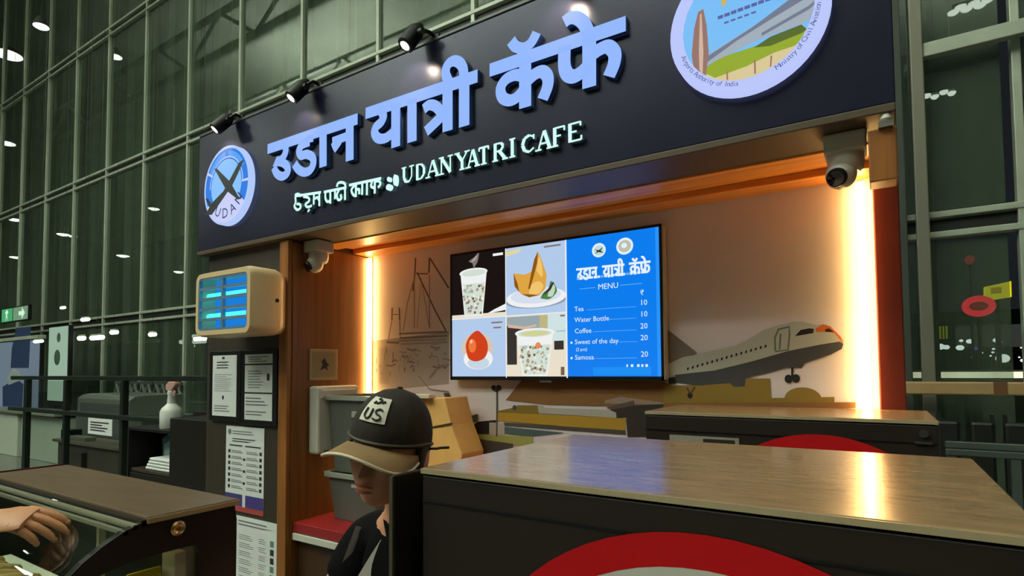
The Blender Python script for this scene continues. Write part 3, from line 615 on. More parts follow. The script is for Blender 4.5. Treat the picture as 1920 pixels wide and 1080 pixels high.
# samosa plate
uoval(E_('plate_shadow', (140, 154, 176)), .455, .575, .150, .055); uoval(white, .455, .600, .148, .075); uoval(E_('plate', (214, 222, 238)), .455, .615, .125, .06)
sam, sam2, sam3 = E_('samosa', (222, 164, 66)), E_('samosa_dark', (140, 86, 26)), E_('samosa_light', (240, 196, 110))
upoly(sam, [(.345, .80), (.350, .70), (.385, .635), (.425, .605), (.475, .615), (.505, .66), (.512, .76), (.492, .86), (.470, .945), (.455, .90), (.440, .80), (.405, .78)])
usm(sam3, [(.425, .63), (.470, .625), (.495, .68), (.470, .72), (.430, .69)]); usm(sam3, [(.462, .80), (.475, .90), (.490, .83), (.490, .75)])
upoly(sam2, [(.470, .945), (.452, .89), (.435, .78), (.420, .67), (.428, .665), (.448, .76), (.466, .86)]); upoly(sam2, [(.345, .80), (.350, .70), (.375, .65), (.366, .72)]); upoly(sam2, [(.385, .635), (.425, .605), (.475, .615), (.440, .625)])
gl = E_('chilli_green', (76, 130, 72)); usm(gl, [(.480, .59), (.525, .58), (.560, .63), (.548, .69), (.530, .71), (.520, .66), (.495, .63)]); usm(E_('pale_green', (190, 216, 190)), [(.515, .60), (.540, .60), (.552, .66), (.538, .69), (.522, .64)]); upoly(dkb, [(.49, .605), (.53, .645), (.548, .70), (.540, .70), (.515, .65)])
upoly(E_('cloth', (222, 214, 160)), [(uc, .975), (.39, .985), (.37, .955), (uc, .935)]); quad(st, .50, .58, .965, .978)
# round sweet
uoval(E_('sweet_shadow', (214, 196, 176)), .145, .235, .088, .125); uoval(white, .150, .150, .082, .085); uoval(E_('bowl', (196, 214, 226)), .152, .118, .06, .05)
usm(E_('sweet_red', (206, 62, 22)), [(.085, .20), (.082, .27), (.105, .335), (.145, .375), (.175, .345), (.200, .29), (.205, .215), (.185, .155), (.140, .130), (.100, .150)]); uoval(E_('sweet_hi', (238, 118, 52)), .118, .255, .022, .055); uoval(E_('sweet_hi2', (240, 190, 160)), .112, .29, .008, .016)
quad(st, .225, .285, .425, .437); quad(st, .235, .278, .385, .397)
# coffee cup picture
quad(E_('pic_grey', (150, 166, 170)), uc + .004, .475, .36, vc - .01); upoly(dkb, [(uc + .004, .10), (.36, .10), (.36, .30), (.40, .37), (uc + .004, .40)]); quad(E_('pic_ochre', (190, 180, 130)), .475, .515, .34, vc - .01); quad(E_('pic_pale', (206, 226, 226)), .515, ub, .27, vc - .005)
upoly(E_('pic_pink', (214, 180, 160)), [(uc + .01, .385), (.40, .365), (.46, .385), (.46, .40), (.40, .385), (uc + .01, .41)]); quad(dkb, .545, .59, .205, .27); quad(brown, .575, .592, .02, .08); quad(st, .575, .597, .445, .458); quad(pat3, .555, .60, .335, .345)
cup(.450, .015, .335, .098, .060); uoval(E_('tea_top', (206, 208, 150)), .452, .331, .07, .020); uoval(E_('pat_orange', (226, 140, 90)), .468, .24, .014, .024)
mb_w = a.k(white); quad(white, ub - .003, ub + .003, 0, 1); quad(white, uc - .002, uc + .002, 0, 1); quad(white, 0, ub, vc - .003, vc + .003)
a.done()
# blue menu side
a = Art(TY + .0020, 'menu_print', scr, .00002)
wt = E_('menu_white', (226, 240, 252)); soft = E_('menu_soft', (110, 178, 244))
quad(E_('menu_band', (20, 142, 244)), .72, .96, .02, .075); quad(E_('menu_edge', (40, 146, 248)), .985, .998, 0, 1)
uoval(wt, .752, .895, .030, .050); uoval(E_('logo_mint', (186, 220, 216)), .752, .893, .022, .036); upoly(dkb, [(.732, .905), (.752, .895), (.772, .915), (.760, .89), (.775, .872), (.75, .882), (.735, .872), (.745, .89)])
uoval(wt, .862, .900, .035, .058); uoval(E_('logo_beige', (190, 190, 170)), .862, .900, .026, .042); uoval(wt, .86, .905, .012, .018)
def htext(strokes, O, S, u0, u1, v, hgt, wd):
    pts = [[at(O[0] + x / S, O[1] + y / S, Y=LY) for x, y in st[1]] for st in strokes]
    xs_ = [p.x for q in pts for p in q]; hz = sum(p.z for p in pts[0]) / len(pts[0]); k = (xs(u1) - xs(u0)) / (max(xs_) - min(xs_))
    for st, q in zip(strokes, pts):
        qq = [(xs(u0) + (p.x - min(xs_)) * k, zs(v) + (p.z - hz) * hgt) for p in q]; qq = spline(qq, 3) if st[0] else qq
        t = MB(); y = a.k(wt); ribbon(t, qq, wd, y); a.mb.add(t.v, t.f); a.n -= 1
htext(W1, (490, 180), 4.5, .650, .745, .775, .26, .0095); htext(W2, (680, 90), 5.143, .765, .860, .775, .26, .0095); htext(W3, (900, 10), 4.910, .878, .965, .775, .26, .0095)
for i in range(20):
    quad(wt if i % 7 else soft, .652 + i * .0153, .652 + i * .0153 + .012, .700, .716)
quad(soft, .665, .735, .632, .636); quad(soft, .84, .93, .632, .636)
tx = lambda s, u, v, sz, al='LEFT': (lambda y: text_mesh(a.mb, s, xs(u), zs(v), sz, y, al))(a.k(wt))
tx('MENU', .790, .618, .034, 'CENTER'); tx('\u20b9', .930, .555, .030, 'CENTER')
for i, (s, v, pr, b) in enumerate((('Tea', .475, '10', 0), ('Water Bottle', .398, '10', 0), ('Coffee', .318, '20', 0), ('Sweet of the day', .240, '20', 1), ('Samosa', .130, '20', 1))):
    tx(s, .640, v, .030); tx(pr, .935, v + .012, .032, 'CENTER'); quad(soft, .64 + .0085 * len(s) + .03, .905, v + .004, v + .007)
    if b: uoval(wt, .625, v + .012, .005, .008)
tx('(2 pcs)', .645, .192, .020)
for i, (u0, u1) in enumerate(((.862, .868), (.880, .890), (.905, .915), (.922, .930), (.938, .948))): quad(wt, u0, u1, .075, .092)
a.done()

# ------------------------------------------------------------------ surveillance cameras under the sign
cam_w = mat('camera_shell', (196, 188, 172), .35)
def cctv(x, y, zt, s, label):
    t = thing('security_camera', label, 'camera', (x, y, zt), 'security cameras of the kiosk')
    MB().box(x - .052 * s, x + .052 * s, y - .05 * s, y + .05 * s, zt - .055 * s, zt).build('mount_box', cam_w, t, bevel=.006)
    MB().lathe([(.046 * s, -.055 * s), (.047 * s, -.075 * s), (.044 * s, -.095 * s), (.034 * s, -.105 * s)], (x, y, zt), 24).build('collar', cam_w, t, smooth=True)
    h = Vector((x - .012 * s, y - .012 * s, zt - .110 * s))
    MB().ell(h, (.040 * s, .040 * s, .042 * s), 24, 14).build('ball_housing', cam_w, t, smooth=True)
    d = Vector((-.25, -.85, -.42)).normalized()
    MB().lathe([(.026 * s, .026 * s), (.027 * s, .040 * s), (.024 * s, .046 * s)], h, 22, d).build('lens_ring', blk2, t, smooth=True)
    MB().lathe([(.021 * s, .0465 * s), (.012 * s, .0475 * s), (.004 * s, .048 * s)], h, 18, d).build('lens', mat('lens_glass', (30, 14, 14), .08, coat=1), t, smooth=True)
cctv(-.062, 1.87, SZ - .005, 1.0, 'white ball camera under the right end of the sign, before the right light strip')
cctv(at(610, 457, Z=SZ - .008).x, 1.895, SZ - .006, 1.05, 'white ball camera under the left end of the sign, beside the left light strip')
t = thing('motion_sensor', 'tiny white sensor under the right corner of the sign', 'sensor', (.035, 1.765, 2.262))
MB().lathe([(.012, .018), (.014, .006), (.009, 0), (.003, -.004)], (.035, 1.762, 2.262), 14).build('sensor_dome', white_p, t, smooth=True)
MB().box(.018, .050, 1.755, 1.769, 2.247, 2.262).build('sensor_base', steel, t)

# ------------------------------------------------------------------ insect killer on the column
t = thing('insect_killer', 'cream wall-mounted insect killer with glowing blue grille on the dark column', 'insect killer', (-2.65, 1.7, 1.95))
cream = mat('cream_shell', (226, 196, 148), .4)
kx0, kx1, kz0, kz1, ky0, ky1 = -2.90, -2.425, 1.795, 2.118, 1.555, 1.786
def rrect(x0, x1, z0, z1, rr, y, n=6):
    out = []
    for (ax, az, s0) in ((x1 - rr, z1 - rr, 0), (x0 + rr, z1 - rr, 90), (x0 + rr, z0 + rr, 180), (x1 - rr, z0 + rr, 270)):
        for i in range(n + 1): tt = R(s0 + 90 * i / n); out.append(Vector((ax + rr * math.cos(tt), y, az + rr * math.sin(tt))))
    return out
mb = MB(); mb.rings([rrect(kx0 + .05, kx1 - .06, kz0 + .03, kz1 - .03, .035, ky1), rrect(kx0 + .02, kx1 - .022, kz0 + .012, kz1 - .012, .04, ky1 - .035), rrect(kx0, kx1, kz0, kz1, .045, ky1 - .085), rrect(kx0, kx1, kz0, kz1, .045, ky0 + .02), rrect(kx0 + .008, kx1 - .008, kz0 + .008, kz1 - .008, .04, ky0), rrect(kx0 + .03, kx1 - .03, kz0 + .03, kz1 - .03, .025, ky0), rrect(kx0 + .03, kx1 - .03, kz0 + .03, kz1 - .03, .025, ky0 + .10)])
mb.build('casing', cream, t, smooth=True)
MB().box(kx0 + .03, kx1 - .03, ky0 + .09, ky0 + .095, kz0 + .03, kz1 - .03).build('reflector', emit('painted_uv_glow', (22, 120, 214), 1.0), t)  # back plate made to glow in place of tube light on it
tube_e = emit('uv_tube', (70, 236, 250), 1.6)
for z in (kz0 + .105, kz1 - .115): MB().cyl((kx0 + .035, ky0 + .055, z), (kx1 - .035, ky0 + .055, z), .016, n=14).build('uv_tube', tube_e, t, smooth=True)
grl = mat('grille_bar', (120, 150, 176), .4, .3)
for i in range(6):
    z = kz0 + .034 + (kz1 - kz0 - .068) * i / 5; MB().box(kx0 + .028, kx1 - .028, ky0 + .002, ky0 + .014, z - .007, z + .007).build('grille_bar', grl, t)
for x in (kx0 + .03, (kx0 + kx1) / 2, kx1 - .03): MB().box(x - .008, x + .008, ky0 + .001, ky0 + .016, kz0 + .028, kz1 - .028).build('grille_upright', grl, t)
MB().cyl((kx1 - .004, ky1 - .095, 1.962), (kx1 + .003, ky1 - .095, 1.962), .010, n=14).build('side_screw', blk, t, smooth=True)

# ------------------------------------------------------------------ notices on the column
def lines(mb, x0, x1, z0, z1, n, y, rnd, h=.4):
    for i in range(n):
        z = z1 - (z1 - z0) * (i + .5) / n; dz = (z1 - z0) / n * h / 2; mb.poly([(x0, y, z - dz), (x0 + (x1 - x0) * rnd.uniform(.6, 1), y, z - dz), (x0 + (x1 - x0) * rnd.uniform(.6, 1), y, z + dz), (x0, y, z + dz)])
CY = 1.79
def framed(x0, x1, z0, z1, label, kind):
    t = thing('framed_notice', label, 'framed notice', ((x0 + x1) / 2, CY, z0), 'framed notices on the column')
    MB().box(x0, x1, CY - .018, CY - .001, z0, z1).build('frame', blk, t, bevel=.003)
    b = .030; y = CY - .0186; px0, px1, pz0, pz1 = x0 + b * 1.2, x1 - b * 1.2, z0 + b * .9, z1 - b * .8
    p = MB().box(px0, px1, y - .0006, y, pz0, pz1).build('paper', paper, t); mb = MB(); yy = y - .0012; r_ = random.Random(kind)
    if kind == 1:
        mb.k = 1; lines(mb, px0 + .04, px1 - .05, pz1 - .075, pz1 - .03, 3, yy, r_); mb.poly([(px0 + .09, yy, pz1 - .02), (px0 + .115, yy, pz1 - .02), (px0 + .115, yy, pz1 - .008), (px0 + .09, yy, pz1 - .008)])
        mb.k = 0; lines(mb, px0 + .02, px1 - .02, pz0 + .13, pz1 - .10, 9, yy, r_, .25); lines(mb, px0 + .02, px1 - .02, pz0 + .02, pz0 + .06, 3, yy, r_)
        mb.k = 1; mb.poly(disc((px0 + px1) / 2 - .01, pz0 + .10, .010, .012, yy, 10))
    else:
        mb.k = 1; mb.box(px0, px1, yy, yy + .0005, pz1 - .056, pz1 - .048); mb.box(px0, px1, yy, yy + .0005, pz0 + .135, pz0 + .143); mb.box(px1 - .045, px1 - .022, yy, yy + .0005, pz1 - .135, pz1 - .10)
        mb.k = 0; lines(mb, px0 + .03, px1 - .03, pz1 - .042, pz1 - .008, 3, yy, r_); lines(mb, px0 + .03, px1 - .07, pz0 + .16, pz1 - .08, 7, yy, r_, .3); lines(mb, px0 + .01, px1 - .01, pz0 + .07, pz0 + .12, 3, yy, r_); lines(mb, px0 + .01, px1 - .01, pz0 + .02, pz0 + .05, 2, yy, r_)
    mb.build('print', [ink, ink2], p, fix=False)
framed(-3.145, -2.845, 1.355, 1.735, 'black-framed white certificate under the insect killer, the plainer left one', 1)
framed(-2.842, -2.535, 1.345, 1.735, 'black-framed white certificate under the insect killer, split by dark bars', 2)
def sheet(name, x0, x1, z0, z1, label, build_print):
    t = thing(name, label, 'notice', ((x0 + x1) / 2, CY, z0)); p = MB().box(x0, x1, CY - .004, CY - .001, z0, z1).build('paper', paper, t)
    mb = MB(); ms = build_print(mb, CY - .0048); mb.build('print', ms, p, fix=False)
def pr1(mb, y):
    x0, x1, z0, z1 = -2.995, -2.655, .885, 1.33; r_ = random.Random(5)
    q = lambda k, a_, b_, c_, d_: (setattr(mb, 'k', k), mb.poly([(x0 + a_ * .34, y, z0 + c_ * .445), (x0 + b_ * .34, y, z0 + c_ * .445), (x0 + b_ * .34, y, z0 + d_ * .445), (x0 + a_ * .34, y, z0 + d_ * .445)]))
    q(2, 0, .46, .0 + .06, .20); q(2, .54, 1, .06, .20); q(3, .2, 1, 0, .058)
    q(1, .1, .45, .765, .78); q(1, .52, .92, .765, .78)
    for i in range(7):
        for u in (.10, .92): q(1, u - .03, u + .03, .26 + i * .07, .30 + i * .07)
        q(0, .16, .46, .265 + i * .07, .275 + i * .07); q(0, .16, .42, .285 + i * .07, .293 + i * .07); q(0, .56, .86, .265 + i * .07, .275 + i * .07); q(0, .56, .82, .285 + i * .07, .293 + i * .07)
        if i % 2: q(1, .47, .53, .25 + i * .07, .28 + i * .07)
    mb.k = 0; lines(mb, x0 + .06, x1 - .08, z1 - .045, z1 - .02, 2, y, r_); mb.k = 1; lines(mb, x0 + .06, x1 - .06, z1 - .085, z1 - .06, 2, y, r_)
    mb.k = 0; mb.poly(disc(x0 + .035, z1 - .03, .016, .016, y, 12))
    return [ink, ink2, mat('print_purple', (70, 56, 128), .7), mat('print_red', (176, 66, 58), .7)]
sheet('complaint_notice', -2.995, -2.655, .885, 1.33, 'long white printed notice with purple and red foot on the column', pr1)
def pr2(mb, y):
    x0, x1, z0, z1 = -2.890, -2.520, .42, .862; r_ = random.Random(9); mb.k = 0
    lines(mb, x0 + .02, x1 - .03, z1 - .05, z1 - .015, 2, y, r_)
    for i in range(8):
        z = z1 - .09 - i * .042; lines(mb, x0 + .03, x0 + .17, z - .03, z, 3, y, r_, .3); lines(mb, x0 + .2, x1 - .1, z - .03, z, 3, y, r_, .3)
        mb.k = 1 if i % 3 else 2; mb.poly([(x1 - .075, y, z - .03), (x1 - .045, y, z - .03), (x1 - .045, y, z), (x1 - .075, y, z)]); mb.k = 0
    return [ink, ink2, mat('print_green', (96, 136, 110), .7)]
sheet('price_notice', -2.890, -2.520, .42, .862, 'pale printed sheet fixed lowest on the column, under the long notice', pr2)

# small framed sign on the inner side
t = thing('plaque', 'small beige plaque with a dark emblem on the inner wooden side', 'plaque', (IL + .02, 1.97, 1.56))
pX = IL + .013
MB().box(pX, pX + .010, 1.885, 2.06, 1.575, 1.735).build('plate', mat('plaque_beige', (170, 146, 112), .5), t, bevel=.002)
mb = MB(); mb.box(pX + .010, pX + .0106, 1.90, 2.045, 1.59, 1.72); mb.build('border', mat('plaque_inner', (150, 128, 98), .5), t)
mb = MB(); mb.add([(pX + .0115, 1.975 + dy, 1.655 + dz) for dy, dz in ((-.03, -.03), (-.012, .0), (-.02, .015), (0, .035), (.012, .012), (.03, .0), (.012, -.012), (.026, -.03), (0, -.018))], [tuple(range(9))]); mb.build('emblem', ink2, t, fix=False)
t = thing('towel_dispenser', 'white dispenser box on the inner wooden side beside the grey tubs', 'dispenser', (IL + .05, 2.0, 1.2))
MB().box(pX, pX + .075, 1.885, 2.15, 1.205, 1.545).build('box', white_p, t, bevel=.012)
MB().box(pX + .03, pX + .08, 1.90, 2.13, 1.48, 1.53).build('cover', white_p, t, bevel=.008)
MB().box(pX + .02, pX + .10, 1.92, 2.11, 1.20, 1.225).build('chute', mat('dispenser_grey', (70, 66, 62), .5), t, bevel=.004)
# grey tubs
tubm = mat('grey_tub', (100, 102, 94), .45); 
def tub(x, y, z, wx, wy, h, label):
    t = thing('storage_tub', label, 'tub', (x, y, z), 'grey tubs stacked on the red counter')
    def rr(k, zz): return [Vector((v.x, v.z + 0, zz)) for v in rrect(x - wx * k, x + wx * k, y - wy * k, y + wy * k, .03, 0, 4)]
    mb = MB(); mb.rings([rr(.84, z), rr(.97, z + h - .02), rr(.93, z + h - .021), rr(.80, z + .01)]); mb.build('body', tubm, t, smooth=True)
    mb = MB(); mb.rings([rr(.95, z + h - .022), rr(1.06, z + h - .022), rr(1.07, z + h), rr(.95, z + h)], cap=False, closed=True); mb.build('rim', mat('tub_rim', (168, 170, 156), .4), t, smooth=True)
    MB().box(x + .0, x + .06, y - wy * .985, y - wy * .95, z + h * .72, z + h * .80).build('handle', mat('tub_label', (170, 170, 160), .5), t, bevel=.003)
tx0 = at(600, 900, Y=1.93).x; tz1 = at(640, 888, Y=1.93).z; tz2 = at(640, 742, Y=1.93).z
tub(tx0 + .225, 2.08, .887, .19, .15, tz1 - .887, 'grey plastic tub standing on the red counter, the lower of two')
tub(tx0 + .225, 2.08, tz1 + .003, .19, .15, tz2 - tz1 - .003, 'grey plastic tub stacked on the other tub, the upper of two')
t = thing('cardboard_box', 'tan cardboard carton with flared flap behind the worker in the black cap', 'carton', (-1.62, 2.12, .887))
crd = mat('cardboard', (246, 186, 104), .8, noise=.08, scale=8)
def qx(x, y, Y): v = at(x, y, Y=Y); return v
Yc = 2.06
f = [qx(772, 748, Yc), qx(834, 746, Yc), qx(868, 852, Yc), qx(872, 870, Yc), qx(745, 905, Yc)]
zb = .887
pr = [f[1], qx(846, 797, Yc), qx(866, 852, Yc), Vector((qx(850, 900, Yc).x, Yc, zb)), Vector((f[0].x - .06, Yc, zb)), f[0]]
MB().prism(pr, (0, .17, 0)).build('carton_body', crd, t, bevel=.003)
v0, v1 = qx(806, 803, Yc), qx(848, 796, Yc)
MB().prism([Vector((v0.x, Yc - .004, v0.z)), Vector((v1.x, Yc - .004, v1.z)), Vector((v1.x, Yc - .004, v1.z + .009)), Vector((v0.x, Yc - .004, v0.z + .006))], (0, .005, 0)).build('hand_slot', mat('slot', (70, 44, 22), .8), t)
v0, v1 = qx(782, 746, Yc), qx(812, 740, Yc)
MB().box(v0.x, v1.x, Yc - .03, Yc + .02, v0.z, v0.z + .018).build('flap', mat('tape_white', (220, 206, 176), .6), t, bevel=.002)

# ------------------------------------------------------------------ drinks coolers
top_m = mat('cooler_top', (146, 116, 84), .23, .0, noise=.15, scale=11, stretch=(1.2, 4, 4), bump=.10, coat=.1)
cool_m = mat('cooler_body', (32, 20, 11), .5, noise=.1, scale=4)
edge_m = mat('cooler_edge', (196, 176, 140), .3, .4)
red_p = mat('print_ring_red', (188, 14, 18), .6, spec=.2); wh_p = mat('print_disc_white', (196, 190, 176), .5)
def cooler(x0, x1, y0, y1, z, label, ring, extra=None):
    t = thing('drinks_cooler', label, 'cooler', ((x0 + x1) / 2, (y0 + y1) / 2, 0), 'dark coolers with a red ring print')
    MB().box(x0 + .004, x1 - .004, y0 + .012, y1, .08, z - .012).build('body', cool_m, t, bevel=.004)
    MB().box(x0, x1, y0, y1 + .002, z - .011, z).build('top_panel', top_m, t, bevel=.003)
    MB().box(x0 + .001, x1 - .001, y0 - .003, y0 - .0004, z - .010, z - .001).build('top_edge', edge_m, t)
    MB().box(x0 + .003, x1 - .003, y0, y0 + .010, .12, z - .014).build('front_panel', cool_m, t, bevel=.002)
    MB().box(x0 + .003, x1 - .003, y0 - .002, y0 - .0004, z - .062, z - .058).build('seam', blk, t)
    MB().box(x0 + .02, x1 - .02, y0 + .03, y1 - .03, 0, .08).build('plinth', blk, t)
    rx, rz, ro, ri = ring; mb = MB(); arcband(mb, rx, rz, ri, ro, y0 - .0028, 0, 2 * math.pi, 72)
    rg = mb.build('ring_print', red_p, t, fix=False)
    mb = MB(); mb.poly(disc(rx, rz, ri, ri, y0 - .0026, 72)); mb.build('disc_print', wh_p, t, fix=False)
    return t
c1 = cooler(-.722, .150, .81, 1.438, 1.44, 'large dark brown cooler with glossy wood-look top in front of the counter', (-.205, .965, .428, .380))
mb = MB(); mb.poly(disc(-.318, 1.290, .034, .026, .8068, 24)); mb.poly([(-.352, .8067, 1.285), (-.284, .8067, 1.285), (-.268, .8067, 1.20), (-.30, .8067, 1.15), (-.336, .8067, 1.15), (-.368, .8067, 1.20)]); mb.build('cup_print', mat('print_dark_brown', (40, 26, 20), .6), c1, fix=False)
MB().cyl((.118, .8095, 1.385), (.118, .800, 1.385), .011, n=16).build('lock', mat('lock_black', (30, 30, 32), .3, .5), c1, smooth=True)
c2 = cooler(-.665, .128, 1.86, 2.28, 1.48, 'dark cooler at the back under the airliner mural, behind the large one', (-.150, 1.085, .345, .300))
MB().cyl((.095, 1.8595, 1.445), (.095, 1.850, 1.445), .010, n=16).build('lock', mat('lock_grey', (80, 78, 76), .3, .5), c2, smooth=True)
MB().box(.075, .113, 1.852, 1.8598, 1.418, 1.424).build('handle', mat('lock_grey', (80, 78, 76), .3, .5), c2)
mb = MB(); p0, p1 = at(1255, 812, Y=1.855), at(1385, 822, Y=1.855)
mb.k = 0; mb.box(p0.x, p1.x, 1.857, 1.8585, p1.z - .03, p0.z - .005); mb.k = 1; mb.box(p0.x + (p1.x - p0.x) * .5, p1.x - .012, 1.8555, 1.8569, p1.z - .02, p0.z - .012)
mb.build('label_strip', [mat('label_grey', (150, 140, 128), .5), mat('label_dark', (44, 38, 34), .5)], c2)
t = thing('counter_post', 'dark brown post between the worker and the large cooler', 'post', (-.765, .85, 0))
MB().box(-.766, -.757, .775, .93, 0, 1.428).build('upright', mat('post_dark', (26, 19, 13), .5), t, bevel=.003)
MB().box(-.7655, -.7575, .771, .7745, 0, 1.425).build('edge_trim', mat('post_edge', (96, 84, 66), .4, .4), t)
MB().box(-.80, -.747, .77, .94, 0, .03).build('foot', blk, t)
MB().box(-.7565, -.753, .85, .875, .9, 1.40).build('hinge_strip', blk, t)

# ------------------------------------------------------------------ curved glass display case
case = thing('pastry_display_case', 'dark-framed pastry display case with curved front glass and brown top', 'display case', (-2.1, .6, 0))
CX1, CX0, YB, ZT = -1.36, -2.37, .842, 1.300
prof = [(.632, 1.296), (.590, 1.283), (.550, 1.262), (.515, 1.238), (.482, 1.208), (.452, 1.172), (.426, 1.128), (.404, 1.075), (.388, 1.01), (.378, .93), (.374, .84)]
MB().box(CX0, CX1 + .004, .632, YB + .004, ZT - .012, ZT + .004).build('top_panel', mat('case_top', (104, 82, 62), .34, noise=.16, scale=5, stretch=(1, 6, 6)), case, bevel=.003)
MB().box(CX1 + .0045, CX1 + .008, .632, YB + .002, ZT - .010, ZT + .001).build('top_edge', mat('case_edge', (186, 160, 118), .35, .4), case)
MB().box(CX0 - .024, CX0 - .0205, .632, YB + .004, ZT - .03, ZT + .006).build('end_strip', mat('dark_red_edge', (96, 26, 22), .5), case)
MB().box(CX0, CX1, .622, .6315, ZT - .016, ZT - .002).build('front_rail', mat('rail_dark', (46, 38, 30), .35, .4), case)
MB().box(CX0, CX1, .606, .616, ZT - .018, ZT - .008).build('front_rail', mat('rail_pale', (176, 172, 146), .3, .5), case)
MB().box(CX0, CX1, .588, .596, ZT - .026, ZT - .017).build('front_rail', mat('rail_pale', (176, 172, 146), .3, .5), case)
# curved glass
mb = MB(); pts = prof
mb.rings([[Vector((CX1 - .004, y, z)) for y, z in pts] + [Vector((CX1 - .004, y + .006, z - .003)) for y, z in reversed(pts)], [Vector((CX0, y, z)) for y, z in pts] + [Vector((CX0, y + .006, z - .003)) for y, z in reversed(pts)]])
mb.build('front_glass', thin_glass, case, smooth=True)
# end frame: outer outline minus a window
outer = prof + [(.374, .50), (YB, .50), (YB, ZT - .012)]
inn = [(.750, 1.216), (.70, 1.217), (.65, 1.217), (.588, 1.213), (.545, 1.204), (.505, 1.182), (.476, 1.148), (.452, 1.10), (.434, 1.04), (.420, .95), (.416, .84), (.416, .60), (.75, .60), (.752, 1.0), (.752, 1.15)]
def resample(p, n):
    p = p + [p[0]]; L = [0]
    for i in range(len(p) - 1): L.append(L[-1] + math.hypot(p[i + 1][0] - p[i][0], p[i + 1][1] - p[i][1]))
    out = []
    for k in range(n):
        s_ = L[-1] * k / n; i = max(j for j in range(len(p) - 1) if L[j] <= s_ + 1e-9); t_ = (s_ - L[i]) / max(L[i + 1] - L[i], 1e-9)
        out.append((p[i][0] + (p[i + 1][0] - p[i][0]) * t_, p[i][1] + (p[i + 1][1] - p[i][1]) * t_))
    return out
cxx, czz = .61, .95
def byang(poly, n=96):   # radial samples so the two outlines pair up
    out = []
    for k in range(n):
        a_ = 2 * math.pi * k / n; d_ = (math.cos(a_), math.sin(a_)); best = None
        for i in range(len(poly)):
            p, q = poly[i], poly[(i + 1) % len(poly)]; ex, ez = q[0] - p[0], q[1] - p[1]; den = d_[0] * ez - d_[1] * ex
            if abs(den) < 1e-12: continue
            t_ = ((p[0] - cxx) * ez - (p[1] - czz) * ex) / den; u_ = ((p[0] - cxx) * d_[1] - (p[1] - czz) * d_[0]) / den
            if t_ > 0 and -1e-6 <= u_ <= 1 + 1e-6 and (best is None or t_ > best): best = t_
        out.append((cxx + d_[0] * best, czz + d_[1] * best))
    return out
oa, ia = byang(outer), byang(inn)
mb = MB(); mb.rings([[Vector((CX1 - .02, y, z)) for y, z in oa], [Vector((CX1, y, z)) for y, z in oa], [Vector((CX1, y, z)) for y, z in ia], [Vector((CX1 - .02, y, z)) for y, z in ia]], cap=False, closed=True)
mb.build('end_frame', mat('case_frame', (26, 17, 13), .4), case)
MB().prism([Vector((CX1 - .012, y, z)) for y, z in ia], (.004, 0, 0)).build('end_glass', thin_glass, case)
MB().prism([Vector((CX0 - .02, y, z)) for y, z in oa], (.018, 0, 0)).build('far_end', mat('case_frame', (26, 17, 13), .4), case)
MB().box(CX0, CX1 - .022, .80, YB, .50, ZT - .02).build('rear_panel', mat('case_inside', (60, 64, 52), .5), case)
MB().box(CX0 - .02, CX1, .36, YB, 0, .50).build('base_cabinet', cool_m, case, bevel=.004)
MB().box(CX0, CX1 - .022, .40, .80, .86, .874).build('shelf', mat('shelf_steel', (176, 180, 166), .35, .5), case)
MB().box(CX0, CX1 - .022, .385, .80, .505, .53).build('deck', steel, case)
MB().box(CX0 + .02, CX1 - .03, .66, .69, ZT - .034, ZT - .020).build('case_light', emit('case_light_glow', (255, 244, 196), .9), case)
MB().box(-1.595, -1.583, .63, .645, .875, 1.27).build('glass_post', mat('post_pale', (170, 174, 150), .3, .4), case)
p = at(332, 990, X=CX1)
MB().lathe([(.017, 0), (.017, .006), (.012, .010), (.010, .008), (.004, .007)], p, 24, (1, 0, 0)).build('lock', mat('brass', (214, 168, 112), .25, .9), case, smooth=True)
# pastry rolls added in place of a pale reflection; tray and packets inside
t = thing('paper_tray', 'white paper-lined tray inside the pastry display case', 'tray', (-1.85, .56, .874))
MB().box(-2.12, -1.60, .44, .62, .875, 1.085).build('riser', mat('tray_riser', (160, 160, 140), .5), t, bevel=.004)
MB().box(-2.14, -1.58, .43, .63, 1.086, 1.096).build('liner', mat('tray_paper', (232, 230, 206), .7), t, bevel=.002)
pz = mat('pastry', (206, 170, 104), .6, noise=.22, scale=14, bump=.15)
for i in range(7):
    x = -2.06 + i * .062; t = MB(); c = Vector((x, .50 + (.01 if i % 2 else 0), 1.122))
    pts = [c + Vector((.012 * math.sin(k * .5), -.06 + .020 * k, .004 * math.sin(k))) for k in range(7)]
    t.tube(pts, [.010, .021, .026, .027, .026, .021, .010], 12)
    o = t.build('added_pastry_roll', pz, None, smooth=True); prop(o, 'added pastry roll in place of a pale glass reflection, %s from the right' % ('seventh', 'sixth', 'fifth', 'fourth', 'third', 'second', 'first')[i], 'pastry', 'added pastry rolls on the tray')
yl = mat('packet_yellow', (206, 176, 20), .4, noise=.18, scale=16); 
